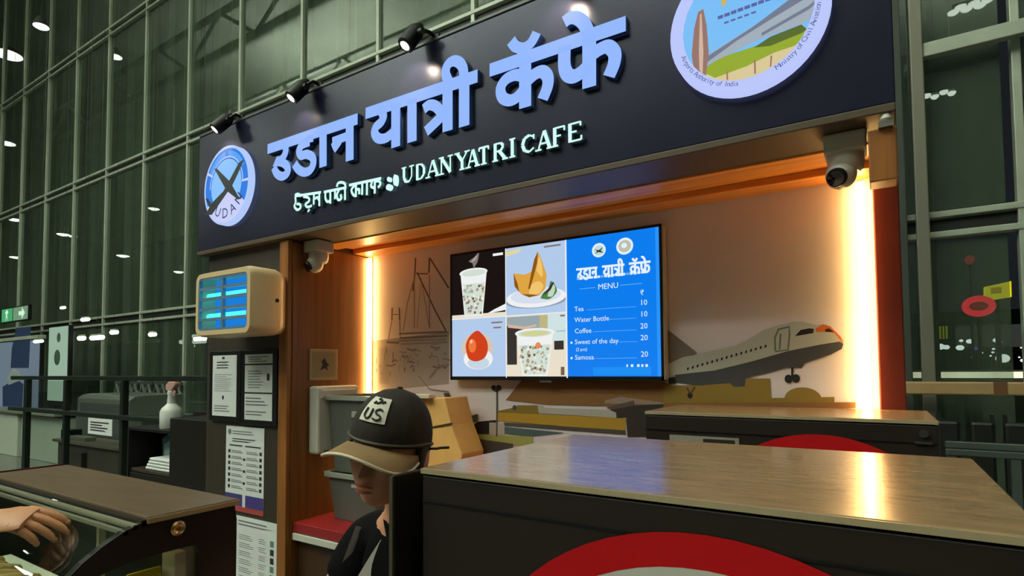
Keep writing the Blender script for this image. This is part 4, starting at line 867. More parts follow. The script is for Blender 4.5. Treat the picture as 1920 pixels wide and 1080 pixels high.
for i, (x, y, m_, lb) in enumerate(((-1.46, .60, yl, 'yellow snack packet standing behind the case end window, front one'), (-1.47, .68, yl, 'yellow snack packet standing behind the case end window, rear one'), (-1.45, .738, mat('packet_cream', (220, 208, 168), .5), 'cream carton behind the case end window next to yellow packets'))):
    t = thing('snack_packet', lb, 'packet', (x, y, .874))
    if i < 2:
        mb = MB(); mb.rings([[Vector((x + dx * .03 * k, y + dy * .036 * (1.0 if k else 1.0), z)) for dx, dy in ((-1, -1), (1, -1), (1, 1), (-1, 1))] for z, k in ((.876, .25), (.90, 1), (1.0, 1.2), (1.11, 1), (1.14, .15))]); mb.build('bag', m_, t, smooth=True)
        MB().box(x - .004, x + .004, y - .036, y + .036, 1.14, 1.155).build('seal', m_, t)
    else:
        MB().box(x - .03, x + .03, y - .014, y + .014, .876, 1.19).build('carton', m_, t, bevel=.003); MB().box(x - .031, x + .031, y - .0145, y + .0145, 1.02, 1.06).build('band', mat('packet_brown', (120, 96, 60), .5), t)

# ------------------------------------------------------------------ background left of the kiosk
dkc = mat('cabinet_black_brown', (20, 12, 9), .45); 
cab = thing('service_cabinet', 'black-brown service cabinet with open niche beside the kiosk column', 'cabinet', (-4.5, 2.5, 0))
MB().box(-4.42, -3.86, 2.2, 2.75, 0, 1.285).build('cabinet_body', dkc, cab, bevel=.006)
MB().box(-5.07, -4.421, 2.2, 2.75, 1.165, 1.19).build('ledge', dkc, cab, bevel=.004)
MB().box(-5.07, -4.421, 2.72, 2.75, 0, 1.28).build('rear_panel', dkc, cab, bevel=.004)
MB().box(-5.07, -5.045, 2.2, 2.72, 0, 1.165).build('side_panel', dkc, cab, bevel=.004)
MB().box(-5.045, -4.421, 2.22, 2.72, .84, .865).build('shelf', mat('cabinet_shelf', (58, 46, 36), .5), cab, bevel=.003)
MB().box(-5.045, -4.421, 2.21, 2.23, .03, .835).build('door', dkc, cab, bevel=.004)
t = thing('spray_bottle', 'white trigger spray bottle standing on the dark cabinet ledge', 'spray bottle', (-4.56, 2.35, 1.19))
wm = mat('bottle_white', (214, 214, 206), .4); pk = mat('trigger_pink', (196, 150, 140), .4); c = (-4.60, 2.30, 1.19)
MB().lathe([(.072, 0), (.078, .008), (.078, .13), (.066, .155), (.032, .19), (.026, .255), (.028, .26)], c, 24).build('bottle', wm, t, smooth=True)
MB().lathe([(.030, .261), (.030, .285), (.024, .29)], c, 18).build('collar', wm, t, smooth=True)
MB().prism([(c[0] - .055, c[1] - .02, c[2] + .29), (c[0] + .02, c[1] - .02, c[2] + .29), (c[0] + .085, c[1] - .02, c[2] + .335), (c[0] + .085, c[1] - .02, c[2] + .355), (c[0] - .02, c[1] - .02, c[2] + .36), (c[0] - .06, c[1] - .02, c[2] + .33)], (0, .04, 0)).build('trigger_head', pk, t, bevel=.006)
MB().tube([(c[0] + .03, c[1], c[2] + .30), (c[0] + .05, c[1], c[2] + .275), (c[0] + .045, c[1], c[2] + .25)], .010, 8).build('trigger', pk, t, smooth=True)
t = thing('tissue_pack', 'teal tissue pack leaning in the niche of the dark cabinet', 'tissue pack', (-4.75, 2.4, .866))
M_ = Matrix.Translation((-4.82, 2.42, 1.0)) @ Euler((R(-10), R(-24), R(4))).to_matrix().to_4x4()
MB().box(-.09, .09, -.03, .03, -.13, .13, M_).build('pack', mat('tissue_teal', (78, 124, 128), .4, noise=.25, scale=14), t, bevel=.012)
MB().box(-.05, .05, -.033, -.0305, -.06, .06, M_).build('label', mat('tissue_label', (160, 190, 190), .5), t)
t = thing('towel_stack', 'white folded paper towels on the shelf of the dark cabinet', 'paper towels', (-4.65, 2.35, .866))
for i in range(4): MB().box(-4.86 + .02 * i, -4.47, 2.24, 2.42, .867 + i * .024, .888 + i * .024).build('towel', paper, t, bevel=.008)
t = thing('sanitizer_bottle', 'tall clear bottle with blue and green label beside the column edge', 'bottle', (-3.93, 2.4, 1.286))
c = (-3.975, 2.36, 1.286)
MB().lathe([(.06, 0), (.066, .01), (.066, .30), (.055, .34), (.026, .37), (.026, .40)], c, 24).build('bottle', mat('bottle_clear', (170, 186, 180), .25), t, smooth=True)
MB().lathe([(.0672, .04), (.0672, .15)], c, 24).build('label', mat('label_blue', (70, 108, 160), .5), t, smooth=True)
MB().lathe([(.0672, .152), (.0672, .22)], c, 24).build('label_band', mat('label_green', (84, 140, 110), .5), t, smooth=True)
MB().lathe([(.03, .401), (.03, .44), (.012, .445), (.012, .48)], c, 18).build('pump', white_p, t, smooth=True)
# glass barrier
YR = 2.9
bar = thing('glass_barrier', 'dark-railed glass barrier standing behind the pastry display case', 'barrier', (-7, YR, 0))
rail_m = mat('rail_green_black', (34, 40, 34), .4, .3)
pa, pb = at(25, 707, Y=YR), at(392, 711, Y=YR); pc, pd = at(25, 762, Y=YR), at(245, 785, Y=YR)
MB().box(pa.x, -4.3, YR - .03, YR + .03, pa.z - .035, pa.z + .015).build('top_rail', rail_m, bar, bevel=.006)
MB().box(pa.x, -4.3, YR - .05, YR + .05, pc.z - .05, pc.z).build('lower_rail', rail_m, bar, bevel=.006)
for px in (50, 124, 232):
    x = at(px, 800, Y=YR).x; wd = .05 if px == 50 else .035
    MB().box(x - wd, x + wd, YR - .03, YR + .03, 0, pa.z - .036).build('post', rail_m, bar, bevel=.005)
MB().box(at(56, 800, Y=YR).x, -4.35, YR - .006, YR + .006, pc.z + .01, pa.z - .045).build('glass_panel', thin_glass, bar)
t = thing('paper_sign', 'white paper sign with grey lines hung on the barrier rail', 'paper sign', (-7.3, YR - .06, 1))
s0, s1 = at(166, 783, Y=YR - .07), at(210, 818, Y=YR - .07)
MB().box(s0.x, s1.x, YR - .073, YR - .068, s1.z, s0.z).build('sheet', paper, t)
mb = MB(); lines(mb, s0.x + .06, s1.x - .06, s1.z + .03, s0.z - .03, 4, YR - .0745, random.Random(2), .5); mb.build('print', ink2, t, fix=False)
# counters and machine behind the barrier
def rng(x0, x1, y0, y1, Y): a_, b_ = at(x0, (y0 + y1) / 2, Y=Y), at(x1, (y0 + y1) / 2, Y=Y); m0 = (x0 + x1) / 2; return a_.x, b_.x, at(m0, y1, Y=Y).z, at(m0, y0, Y=Y).z
pale = mat('pale_green_panel', (150, 164, 146), .45, noise=.06, scale=2)
x0, x1, z0, z1 = rng(-30, 108, 775, 880, 4.2)
t = thing('check_in_counter', 'pale green check-in counter behind the left end of the glass barrier', 'counter', ((x0 + x1) / 2, 4.5, 0))
MB().box(x0, (x0 + x1) * .5 - .05, 4.2, 4.66, 0, z1).build('front_panel', mat('pale_grey_panel', (186, 194, 176), .5), t, bevel=.01); MB().box((x0 + x1) * .5, x1, 4.25, 4.66, 0, z1 - .03).build('front_panel', pale, t, bevel=.01)
MB().box(x0 - .05, x1 + .05, 4.12, 4.68, z1 + .001, z1 + .05).build('counter_top', mat('counter_grey', (120, 126, 112), .35), t, bevel=.008)
x0, x1, z0, z1 = rng(145, 242, 740, 778, 3.6)
t = thing('baggage_scanner', 'rounded silver machine hood behind the glass barrier near the spray bottle', 'machine', ((x0 + x1) / 2, 3.9, 0))
sil = mat('silver_hood', (160, 162, 152), .3, .6); gy = mat('machine_grey', (74, 78, 74), .5)
mb = MB(); cs = [(3.6, z0), (3.6, z1 - .06), (3.66, z1 - .015), (3.76, z1), (4.3, z1), (4.3, z0)]; mb.rings([[Vector((x, y, z)) for y, z in cs] for x in (x0, x1)]); mb.build('hood', sil, t, bevel=.01)
MB().box(x0 + .1, x1 - .05, 3.598, 3.612, z0 + .02, z0 + (z1 - z0) * .55).build('opening', gy, t)
MB().box(x0 - .1, x1 + .3, 3.62, 4.35, .25, z0 - .001).build('body', gy, t, bevel=.01)
for x in (x0, x1 + .2): MB().box(x, x + .1, 3.7, 3.8, 0, .25).build('leg', blk2, t)
x0, x1, z0, z1 = rng(108, 240, 828, 885, 3.25)
t = thing('service_desk', 'low grey-brown desk behind the brown top of the display case', 'desk', ((x0 + x1) / 2, 3.4, 0))
dsk = mat('desk_brown', (66, 62, 52), .5, noise=.1, scale=4)
MB().box(x0, x1, 3.25, 3.55, 0, z1 - .06).build('desk_body', dsk, t, bevel=.008); MB().box(x0 - .05, x1 + .05, 3.2, 3.57, z1 - .059, z1 - .02).build('desk_top', mat('desk_top', (98, 94, 80), .4), t, bevel=.006)
MB().box(x0 + .3, x0 + .9, 3.19, 3.249, .3, z1 - .15).build('drawer', mat('desk_drawer', (52, 48, 42), .5), t, bevel=.004)
t = thing('desk_phone', 'black and silver device lying on the grey-brown desk', 'device', (x0 + .2, 3.35, z1 - .02))
MB().box(x0 + .02, x0 + .22, 3.27, 3.45, z1 - .019, z1 + .10).build('base', blk, t, bevel=.01); MB().box(x0 + .24, x0 + .78, 3.27, 3.40, z1 - .019, z1 + .03).build('tray', sil, t, bevel=.008)
# upright signs and poster
x0, x1, z0, z1 = rng(90, 126, 613, 705, 4.75)
t = thing('lit_banner', 'upright lit pale green banner with two round marks', 'banner', ((x0 + x1) / 2, 4.75, 0))
MB().box(x0, x1, 4.77, 4.85, z0 - .6, z1 + .02).build('frame', blk2, t, bevel=.01)
MB().box(x0 + .03, x1 - .03, 4.75, 4.769, z0 - .5, z1).build('lit_face', emit('banner_glow', (160, 190, 166), .8), t)
mb = MB(); xc = (x0 + x1) / 2; mb.poly(disc(xc + .05, z1 - .22, .09, .10, 4.748, 20)); mb.poly(disc(xc, z1 - .62, .15, .16, 4.748, 20)); mb.build('round_mark', mat('mark_green', (66, 92, 76), .6), t, fix=False)
for dx in (-.2, .2): MB().box(xc + dx - .03, xc + dx + .03, 4.78, 4.84, 0, z0 - .6).build('leg', blk2, t)
x0, x1, z0, z1 = rng(-40, 74, 640, 765, 4.8)
t = thing('poster_board', 'pale blue poster board with dark blue figures at the far left', 'poster', ((x0 + x1) / 2, 4.8, 0))
MB().box(x0, x1, 4.802, 4.88, z0 - .2, z1).build('board', blk2, t, bevel=.01); MB().box(x0 + .03, x1 - .03, 4.799, 4.8015, z0 - .18, z1 - .02).build('lit_sheet', emit('poster_pale_blue', (128, 148, 164), .55), t)
MB().box(x0, x1, 4.78, 4.90, z1 + .001, z1 + .08).build('top_bar', frame_m, t, bevel=.01)
mb = MB(); b0 = lambda x, y: (lambda v: (v.x, 4.797, v.z))(at(x, y, Y=4.797))
mb.poly([b0(22, 655), b0(30, 615), b0(58, 612), b0(54, 690), b0(20, 690)]); mb.poly([b0(5, 725), b0(30, 710), b0(44, 720), b0(42, 762), b0(5, 762)])
mb.build('figure_print', mat('poster_navy', (44, 62, 104), .6), t, fix=False)
mb = MB(); mb.poly([(lambda v: (v.x, 4.796, v.z))(at(*q, Y=4.796)) for q in ((14, 708), (24, 690), (38, 696), (40, 712), (16, 722))]); mb.build('head_print', mat('poster_white', (170, 180, 180), .6), t, fix=False)
for dx in (.4, x1 - x0 - .6): MB().box(x0 + dx, x0 + dx + .08, 4.81, 4.87, 0, z0 - .2).build('leg', blk2, t)
x0, x1, z0, z1 = rng(4, 52, 577, 601, 5.2)
t = thing('exit_sign', 'green lit exit sign hanging at the far left', 'exit sign', ((x0 + x1) / 2, 5.2, z0))
MB().box(x0 - .03, x1 + .03, 5.2, 5.27, z0 - .03, z1 + .03).build('case', blk2, t, bevel=.006)
mb = MB(); mb.box(x0, x0 + (x1 - x0) * .42, 5.192, 5.199, z0, z1); mb.build('green_face', emit('exit_green', (70, 170, 110), .9), t)
MB().box(x0 + (x1 - x0) * .46, x1, 5.192, 5.199, z0, z1).build('pale_face', emit('exit_pale', (120, 160, 124), .8), t)
mb = MB(); xm, zm = x0 + (x1 - x0) * .21, (z0 + z1) / 2; mb.poly([(xm + a_ * .3, 5.190, zm + b_ * .3) for a_, b_ in ((-.3, -.6), (0, -.1), (.3, -.6), (.1, .1), (.4, .2), (0, .5), (-.4, .2), (-.15, .05))])
mb.k = 0; mb.poly([(x1 - .55 + a_, 5.190, zm + b_) for a_, b_ in ((0, -.05), (.2, -.05), (.2, -.15), (.4, 0), (.2, .15), (.2, .05), (0, .05))]); mb.build('symbol', emit('exit_white', (206, 240, 214), 1), t, fix=False)
for x in (x0 + .2, x1 - .2): MB().cyl((x, 5.24, z1 + .03), (x, 5.24, 13.5), .004, n=6).build('hanger', blk2, t)
# linear and small lamps near the glass wall at low level
lin_e = emit('linear_lamp_glow', (232, 246, 226), 3.0)
for i, (px, py, wd, hg, Y, lb) in enumerate(((182, 633, 28, 9, 5.0, 'bright short tube lamp near the lit banner'), (153, 634, 11, 9, 5.0, 'small round-ended lamp left of the bright tube lamp'), (214, 623, 13, 8, 5.2, 'small lamp just right of the bright tube lamp'), (286, 627, 11, 8, 5.2, 'small lamp left of the insect killer'), (160, 599, 16, 7, 4.8, 'small slanted lamp under the low transom'), (72, 640, 22, 6, 4.5, 'slim lamp between poster and lit banner'), (118, 577, 10, 5, 5, 'tiny lamp above the lit banner'), (375, 635, 22, 8, 4.6, 'small white lamp just under the insect killer'))):
    c = at(px, py, Y=Y); k = (c - Vector((0, 0, CAM_H))).dot(_F) / CAM_F; hw, hh = wd * k / 1.3, hg * k / 2
    t = thing('hall_lamp', lb, 'lamp', c, 'low lamps in the hall by the glass wall')
    MB().cyl((c.x - hw, Y, c.z), (c.x + hw, Y, c.z), hh, n=12).build('tube', lin_e, t, smooth=True)
    MB().box(c.x - hw * 1.05, c.x + hw * 1.05, Y - hh * .6, Y + hh * .6, c.z + hh * .8, c.z + hh * 1.5).build('reflector', frame_m, t)
    MB().cyl((c.x, Y, c.z + hh * 1.5), (c.x, Y, 13.5), .003, n=6).build('cable', blk, t)
# white zigzag-backed chairs row in front of the glass wall
chm = mat('chair_zig', (120, 124, 112), .5)
x0, x1, z0, z1 = rng(215, 345, 722, 745, 5.0)
for i in range(5):
    xa = x0 + (x1 - x0) * i / 5; wd = (x1 - x0) / 5 * .86
    t = thing('lattice_chair', 'grey chair with zigzag lattice back by the glass wall, %s from the left' % ('first', 'second', 'third', 'fourth', 'fifth')[i], 'chair', (xa + wd / 2, 5.2, 0), 'row of lattice-backed chairs')
    MB().tube([(xa, 5.0, z0), (xa + wd * .25, 5.0, z1), (xa + wd * .5, 5.0, z0), (xa + wd * .75, 5.0, z1), (xa + wd, 5.0, z0)], .035, 6).build('lattice_back', chm, t)
    MB().box(xa, xa + wd, 4.99, 5.02, z1 + .001, z1 + .06).build('top_bar', gy, t, bevel=.006)
    MB().box(xa, xa + wd, 4.7, 5.05, .42, .48).build('seat', gy, t, bevel=.02)
    for dx in (.03, wd - .08): MB().box(xa + dx, xa + dx + .05, 4.99, 5.04, 0, z1).build('leg', gy, t); MB().box(xa + dx, xa + dx + .05, 4.72, 4.77, 0, .42).build('leg', gy, t)

# ------------------------------------------------------------------ right side and outside
t = thing('hand_rail', 'tan wooden handrail in front of the glass wall right of the kiosk', 'handrail', (3, 5.5, 0))
v = at(1690, 727, Y=5.6); MB().box(.05, 7.5, 5.56, 5.64, v.z - .05, v.z + .05).build('rail', mat('rail_tan', (176, 142, 98), .5, noise=.1, scale=4), t, bevel=.012)
MB().box(.72, .80, 5.555, 5.645, v.z - .051, v.z + .051).build('joint', mat('rail_joint', (112, 76, 48), .5), t)
for x in (.1, 2.2, 4.3, 6.4): MB().box(x, x + .05, 5.575, 5.625, 0, v.z - .05).build('post', fin_m, t)
t = thing('steel_rail', 'low double grey rail behind the large cooler at the right', 'rail', (1.5, 4.0, 0))
for py in (834, 848): v = at(1800, py, Y=4.0); MB().box(.3, 3.5, 3.98, 4.02, v.z - .018, v.z + .018).build('rail_bar', mat('rail_grey', (96, 104, 98), .4, .4), t, bevel=.004)
for px in (1905, 1785): x = at(px, 880, Y=4.0).x; MB().box(x - .02, x + .02, 3.985, 4.015, 0, v.z - .02).build('post', mat('rail_grey', (96, 104, 98), .4, .4), t)
sm = mat('seat_dark', (20, 19, 17), .5); 
for i, px in enumerate((1778, 1842, 1906)):
    p = at(px, 830, Y=5.0); x = p.x; t = thing('waiting_chair', 'dark steel-framed chair behind the right-hand rails, %s of three' % ('leftmost', 'middle', 'rightmost')[i], 'chair', (x, 5.0, 0), 'waiting chairs at the right')
    MB().box(x - .065, x + .065, 4.95, 5.0, .55, 1.25).build('backrest', sm, t, bevel=.02); MB().box(x - .065, x + .065, 4.6, 4.99, .44, .5).build('seat', sm, t, bevel=.02)
    for dx in (-.065, .045): MB().box(x + dx, x + dx + .02, 4.97, 5.0, 0, 1.3).build('leg', sm, t); MB().box(x + dx, x + dx + .02, 4.62, 4.65, 0, .44).build('leg', sm, t)
# outside lights
YO = 30.
x0, x1, z0, z1 = rng(1846, 1896, 530, 562, YO)
t = thing('yellow_sign', 'bright yellow lit sign outside the glass wall', 'sign', ((x0 + x1) / 2, YO, 0))
mb = MB(); mb.prism([at(1846, 538, Y=YO), at(1896, 527, Y=YO), at(1897, 556, Y=YO), at(1846, 564, Y=YO)], (0, .3, 0)); mb.build('lit_face', emit('yellow_glow', (222, 206, 24), 1.0), t)
MB().box(x0 + .2, x1 - .3, YO - .05, YO - .01, z0 + .25, z0 + .5).build('print_band', emit('yellow_dim', (180, 150, 20), .8), t)
MB().box((x0 + x1) / 2 - .08, (x0 + x1) / 2 + .08, YO + .31, YO + .45, 0, z1 - .4).build('pole', blk2, t)
v = at(1835, 574, Y=29); t = thing('red_ring_light', 'glowing red ring light outside below the yellow sign', 'light', v)
mb = MB(); rg = []
for i in range(28):
    a_ = 2 * math.pi * i / 28; rg.append([v + Vector((math.cos(a_) * (.42 + .12 * math.cos(b_)), .12 * math.sin(b_), math.sin(a_) * (.30 + .12 * math.cos(b_)))) for b_ in [2 * math.pi * j / 8 for j in range(8)]])
mb.rings(rg, cap=False, closed=True); mb.build('ring', emit('red_glow', (240, 34, 60), 1.2), t, smooth=True)
MB().ell(v + Vector((0, .2, 0)), (.36, .06, .25), 16, 10).build('core', emit('red_core', (120, 16, 28), 1.0), t, smooth=True)
MB().box(v.x - .06, v.x + .06, 29.1, 29.2, 0, v.z - .4).build('pole', blk2, t)
v = at(1818, 487, Y=30.5); t = thing('red_beacon', 'small dim red beacon above the yellow sign outside', 'light', v); MB().ell(v, (.18, .18, .2), 14, 10).build('lens', emit('red_dim', (140, 40, 50), .8), t, smooth=True); MB().box(v.x - .04, v.x + .04, 30.55, 30.65, 0, v.z - .15).build('pole', blk2, t)
v = at(1805, 703, Y=12); t = thing('light_line', 'long thin white light line outside the glass wall at the right', 'light strip', (3, 12, v.z))
MB().box(.3, 9, 11.95, 12.05, v.z - .05, v.z + .05).build('strip', emit('white_line', (236, 232, 200), 1.3), t); MB().box(.3, 9, 12.06, 12.2, 0, v.z + .08).build('parapet', mat('parapet', (60, 60, 54), .7), t)
rr_ = random.Random(11)
for i in range(24):
    px, py = rr_.uniform(1755, 1918), rr_.uniform(636, 676) ; 
    if i < 6: px, py = ((1762, 650), (1774, 651), (1800, 652), (1818, 640), (1880, 672), (1868, 638))[i]
    v = at(px, py, Y=36 + i * .95); k = (.16, .12, .14, .12, .24, .12)[i] if i < 6 else rr_.uniform(.05, .11)
    o = thing('apron_light', 'tiny distant apron light on a mast outside the right-hand glass', 'light', (v.x, v.y, 0), 'distant apron lights')
    MB().ell(v, (k * 1.3, .1, k), 10, 8).build('lamp_head', emit('apron_white', (236, 240, 236), 1.6) if i % 6 != 5 or i < 6 else emit('apron_violet', (90, 80, 170), 1.0), o, smooth=True)
    MB().cyl((v.x, v.y + .15, 0), (v.x, v.y + .15, v.z), .03, n=6).build('mast', blk2, o)
for i, (pa_, pb_, lb) in enumerate((((1755, 612), (1780, 635), 'dim yellow striped window glow outside, right of the post'), ((1690, 628), (1706, 652), 'dim yellow striped window glow outside, left of the post'))):
    v0, v1 = at(*pa_, Y=40), at(*pb_, Y=40); t = thing('striped_window_glow', lb, 'lit window', (v0.x, 40, 0))
    for j in range(4): xx = v0.x + (v1.x - v0.x) * j / 4; MB().box(xx, xx + (v1.x - v0.x) * .14, 40, 40.1, v1.z, v0.z).build('lit_slat', emit('olive_glow', (128, 128, 34), .9), t)
    MB().box(v0.x - .3, v1.x + .3, 40.12, 40.6, 0, v0.z + .3).build('wall', mat('far_wall', (44, 46, 42), .8), t)
x0, x1, z0, z1 = rng(1700, 1990, 560, 690, 60)
t = thing('far_building', 'dark terminal building far outside the right-hand glass', 'building', ((x0 + x1) / 2, 60, 0))
fw = mat('far_building_wall', (52, 54, 50), .8)
MB().box(x0, x1, 60, 68, 0, z1 - 2).build('wall', fw, t); MB().box(x0 - 1, x1 + 1, 59.5, 68.5, z1 - 1.99, z1 - 1).build('roof', mat('far_roof', (70, 72, 66), .7), t)
for i in range(9): MB().box(x0 + 1 + i * (x1 - x0 - 2) / 9, x0 + 2.2 + i * (x1 - x0 - 2) / 9, 59.9, 59.99, 3.2, 5).build('window', emit('far_window', (70, 72, 66), .5), t)

# ------------------------------------------------------------------ people
def skin_into(mb, nodes, edges, levels=2):
    names = list(nodes); idx = {n: i for i, n in enumerate(names)}
    me = bpy.data.meshes.new('body'); me.from_pydata([nodes[n][0] for n in names], [(idx[a_], idx[b_]) for a_, b_ in edges], [])
    o = bpy.data.objects.new('body', me); COL.objects.link(o)
    sk = o.modifiers.new('skin', 'SKIN'); sk.use_smooth_shade = True
    for i, n in enumerate(names):
        d = me.skin_vertices[0].data[i]; rr = nodes[n][1]; d.radius = rr if isinstance(rr, tuple) else (rr, rr); d.use_root = i == 0
    s_ = o.modifiers.new('sub', 'SUBSURF'); s_.levels = levels; s_.render_levels = levels
    ev = o.evaluated_get(bpy.context.evaluated_depsgraph_get()); m2 = bpy.data.meshes.new_from_object(ev)
    mb.add([v.co.copy() for v in m2.vertices], [tuple(p.vertices) for p in m2.polygons])
    bpy.data.objects.remove(o); bpy.data.meshes.remove(me); bpy.data.meshes.remove(m2)
def hand_into(mb, M, curl=.35, thumb=1, spread=.05):
    pal = []
    for i, (x, wy, tz) in enumerate(((-.012, .026, .019), (.012, .033, .021), (.045, .040, .018), (.075, .042, .015), (.092, .040, .012), (.100, .036, .008))):
        pal.append([M @ Vector((x, wy * math.cos(2 * math.pi * k / 16), tz * math.sin(2 * math.pi * k / 16) * .8)) for k in range(16)])
    mb.rings(pal)
    for j, (y, L) in enumerate(((.030, .072), (.011, .082), (-.009, .076), (-.028, .060))):
        p = Vector((.080 - .004 * abs(j - 1), y * thumb, 0)); pts = [p]; a_ = .10 + .06 * j; sp = (y / .03) * spread
        for f_ in (.42, .32, .26):
            for h_ in (.5, .5):
                a_ += curl * (1 + .12 * j) * .5; p = p + Vector((math.cos(a_), sp * thumb, -math.sin(a_))) * L * f_ * h_ * 1.15; pts.append(p.copy())
        rs = [.0105, .0100, .0098, .0088, .0090, .0080, .0050]
        mb.tube([M @ q for q in pts], rs, 10)
        q = pts[-1]; mb.ell(M @ q, (.0062,) * 3, 8, 6)
    pts = [Vector((.018, .022 * thumb, -.004)), Vector((.038, .044 * thumb, -.012)), Vector((.060, .052 * thumb, -.022)), Vector((.080, .050 * thumb, -.030)), Vector((.092, .046 * thumb, -.034))]
    mb.tube([M @ q for q in pts], [.014, .0125, .0105, .0095, .005], 10); mb.ell(M @ pts[-1], (.006,) * 3, 8, 6)
def g(x, s): return math.exp(-(x / s) ** 2)
def head_into(mb, M):
    n, m = 72, 60; rg = []
    for i in range(1, m):
        th = math.pi * i / m; ring_ = []
        for k in range(n):
            ph = 2 * math.pi * k / n
            x, y, z = .074 * math.sin(th) * math.cos(ph), .094 * math.sin(th) * math.sin(ph), -.118 * math.cos(th)
            if z < 0: x *= 1 - .30 * (-z / .118) ** 1.6
            if z < 0 and y > 0: y *= 1 - .45 * (-z / .118)
            if y < 0:
                fr_ = min(1, -y / .05)
                flat = .010 * g(z + .01, .05); y += flat * fr_ * g(x, .05)
                y -= fr_ * (.024 * g(x, .0105) * g(z + .034, .013) + .015 * g(x, .009) * g(z + .012, .022) + .006 * g(abs(x) - .012, .006) * g(z + .037, .008))
                y += fr_ * .010 * g(abs(x) - .031, .015) * g(z - .004, .012)
                y -= fr_ * .005 * g(abs(x) - .03, .02) * g(z - .024, .008)
                y -= fr_ * .004 * g(abs(x) - .042, .016) * g(z + .028, .016)
                y -= fr_ * (0.004 * g(x, .020) * (g(z + .060, .0055) + 1.1 * g(z + .072, .006)) - .002 * g(x, .022) * g(z + .066, .003))
                y -= fr_ * .010 * g(x, .024) * g(z + .100, .014)
            ring_.append(M @ Vector((x, y, z)))
        rg.append(ring_)
    mb.rings(rg)
    for sx in (-1, 1):
        ear = []
        for i in range(7):
            t_ = i / 6; ear.append([M @ Vector((sx * (.066 + .018 * t_), .012 + .010 * t_ + (.012 + .010 * math.sin(math.pi * min(1, t_ * .9))) * math.cos(b_) * (.7 + .5 * t_ if i < 6 else .6), -.012 + .034 * math.sin(b_) * (.75 + .25 * t_ if i < 6 else .7) + .002)) for b_ in [2 * math.pi * q / 16 for q in range(16)]])
        mb.rings(ear)
def person(name, label, J, headM, skin_c, cloth, trousers, hands, sleeve=.55, hair_c=(16, 13, 12)):
    root = thing(name, label, 'person', (J['pelvis'][0], J['pelvis'][1], 0))
    sm_ = mat('skin_%d' % skin_c[0], skin_c, .5, noise=.05, scale=20); V = {k: Vector(v) for k, v in J.items()}
    nodes = {'pelvis': (V['pelvis'], (.125, .095)), 'waist': (V['waist'], (.12, .09)), 'chest': (V['chest'], (.14, .10)), 'collar': (V['collar'], (.085, .07)), 'neck': (V['neck'], .052), 'skull': (V['skull'], .050)}
    edges = [('pelvis', 'waist'), ('waist', 'chest'), ('chest', 'collar'), ('collar', 'neck'), ('neck', 'skull')]
    for s_ in 'lr':
        for a_, b_, r_ in (('collar', 'shoulder', .056), ('shoulder', 'elbow', .042), ('elbow', 'wrist', .027), ('pelvis', 'hip', .088), ('hip', 'knee', .060), ('knee', 'ankle', .040), ('ankle', 'toe', .032)):
            nodes[b_ + s_] = (V[b_ + s_], r_); edges.append((a_ if a_ in nodes else a_ + s_, b_ + s_))
    mb = MB(); skin_into(mb, nodes, edges); head_into(mb, headM)
    for s_, (M, curl, th, *sp) in hands.items(): hand_into(mb, M, curl, th, *(sp or [.03]))
    body_o = mb.build('body', sm_, root, smooth=True, fix=False)
    for p in body_o.data.polygons: p.use_smooth = True
    # shirt: torso and upper arms; trousers: hips and legs
    k = 1.16; shn = {n: (nodes[n][0], tuple(v * k + .006 for v in (nodes[n][1] if isinstance(nodes[n][1], tuple) else (nodes[n][1],) * 2))) for n in ('waist', 'chest', 'collar', 'shoulderl', 'shoulderr')}
    shn['hem'] = (V['pelvis'] + Vector((0, 0, -.01)), (.185, .145)); she = [('hem', 'waist'), ('waist', 'chest'), ('chest', 'collar'), ('collar', 'shoulderl'), ('collar', 'shoulderr')]
    shn = {'waist': shn.pop('waist'), **shn}
    nk = V['collar'].lerp(V['neck'], .45); shn['necktop'] = (nk, .066); she.append(('collar', 'necktop'))
    for s_ in 'lr':
        e_ = V['shoulder' + s_].lerp(V['elbow' + s_], sleeve); shn['sleeve' + s_] = (e_, .062); she.append(('shoulder' + s_, 'sleeve' + s_))
    mb = MB(); skin_into(mb, shn, she); mb.build('shirt', cloth, root, smooth=True, fix=False)
    c0 = V['collar'].lerp(V['neck'], .40); ax = (V['neck'] - V['collar']).normalized()
    mb = MB(); mb.lathe([(.072, -.01), (.066, .028), (.072, .030), (.082, -.012)], c0, 28, ax); mb.build('collar', cloth, root, smooth=True)
    tn = {'pelvis': (V['pelvis'], (.165, .13)), 'waist': (V['pelvis'].lerp(V['waist'], .6), (.155, .12))}; te = [('pelvis', 'waist')]
    for s_ in 'lr':
        for a_, b_, r_ in (('pelvis', 'hip', .115), ('hip', 'knee', .075), ('knee', 'ankle', .056)): tn[b_ + s_] = (V[b_ + s_], r_); te.append((a_ if a_ == 'pelvis' else a_ + s_, b_ + s_))
    mb = MB(); skin_into(mb, tn, te); mb.build('trousers', trousers, root, smooth=True, fix=False)
    for s_ in 'lr':
        f0, f1 = V['ankle' + s_], V['toe' + s_]; d_ = (f1 - f0); d_.z = 0; d_.normalize(); sd = Vector((-d_.y, d_.x, 0)); mb = MB()
        mb.rings([[f0 + d_ * x - Vector((0, 0, f0.z)) + sd * (wy * math.cos(b_)) + Vector((0, 0, h * (.5 + .5 * math.sin(b_)) + .001)) for b_ in [2 * math.pi * q / 14 for q in range(14)]] for x, wy, h in ((-.075, .025, .06), (-.06, .042, .11), (.0, .046, .12), (.07, .048, .085), (.13, .050, .065), (.18, .036, .05), (.195, .015, .03))])
        mb.build('shoe', mat('shoe_black', (24, 22, 22), .5), root, smooth=True)
    # hair, brows, eyes, lips
    hm = mat('hair_black', hair_c, .6, noise=.3, scale=60); mb = MB(); rg = []
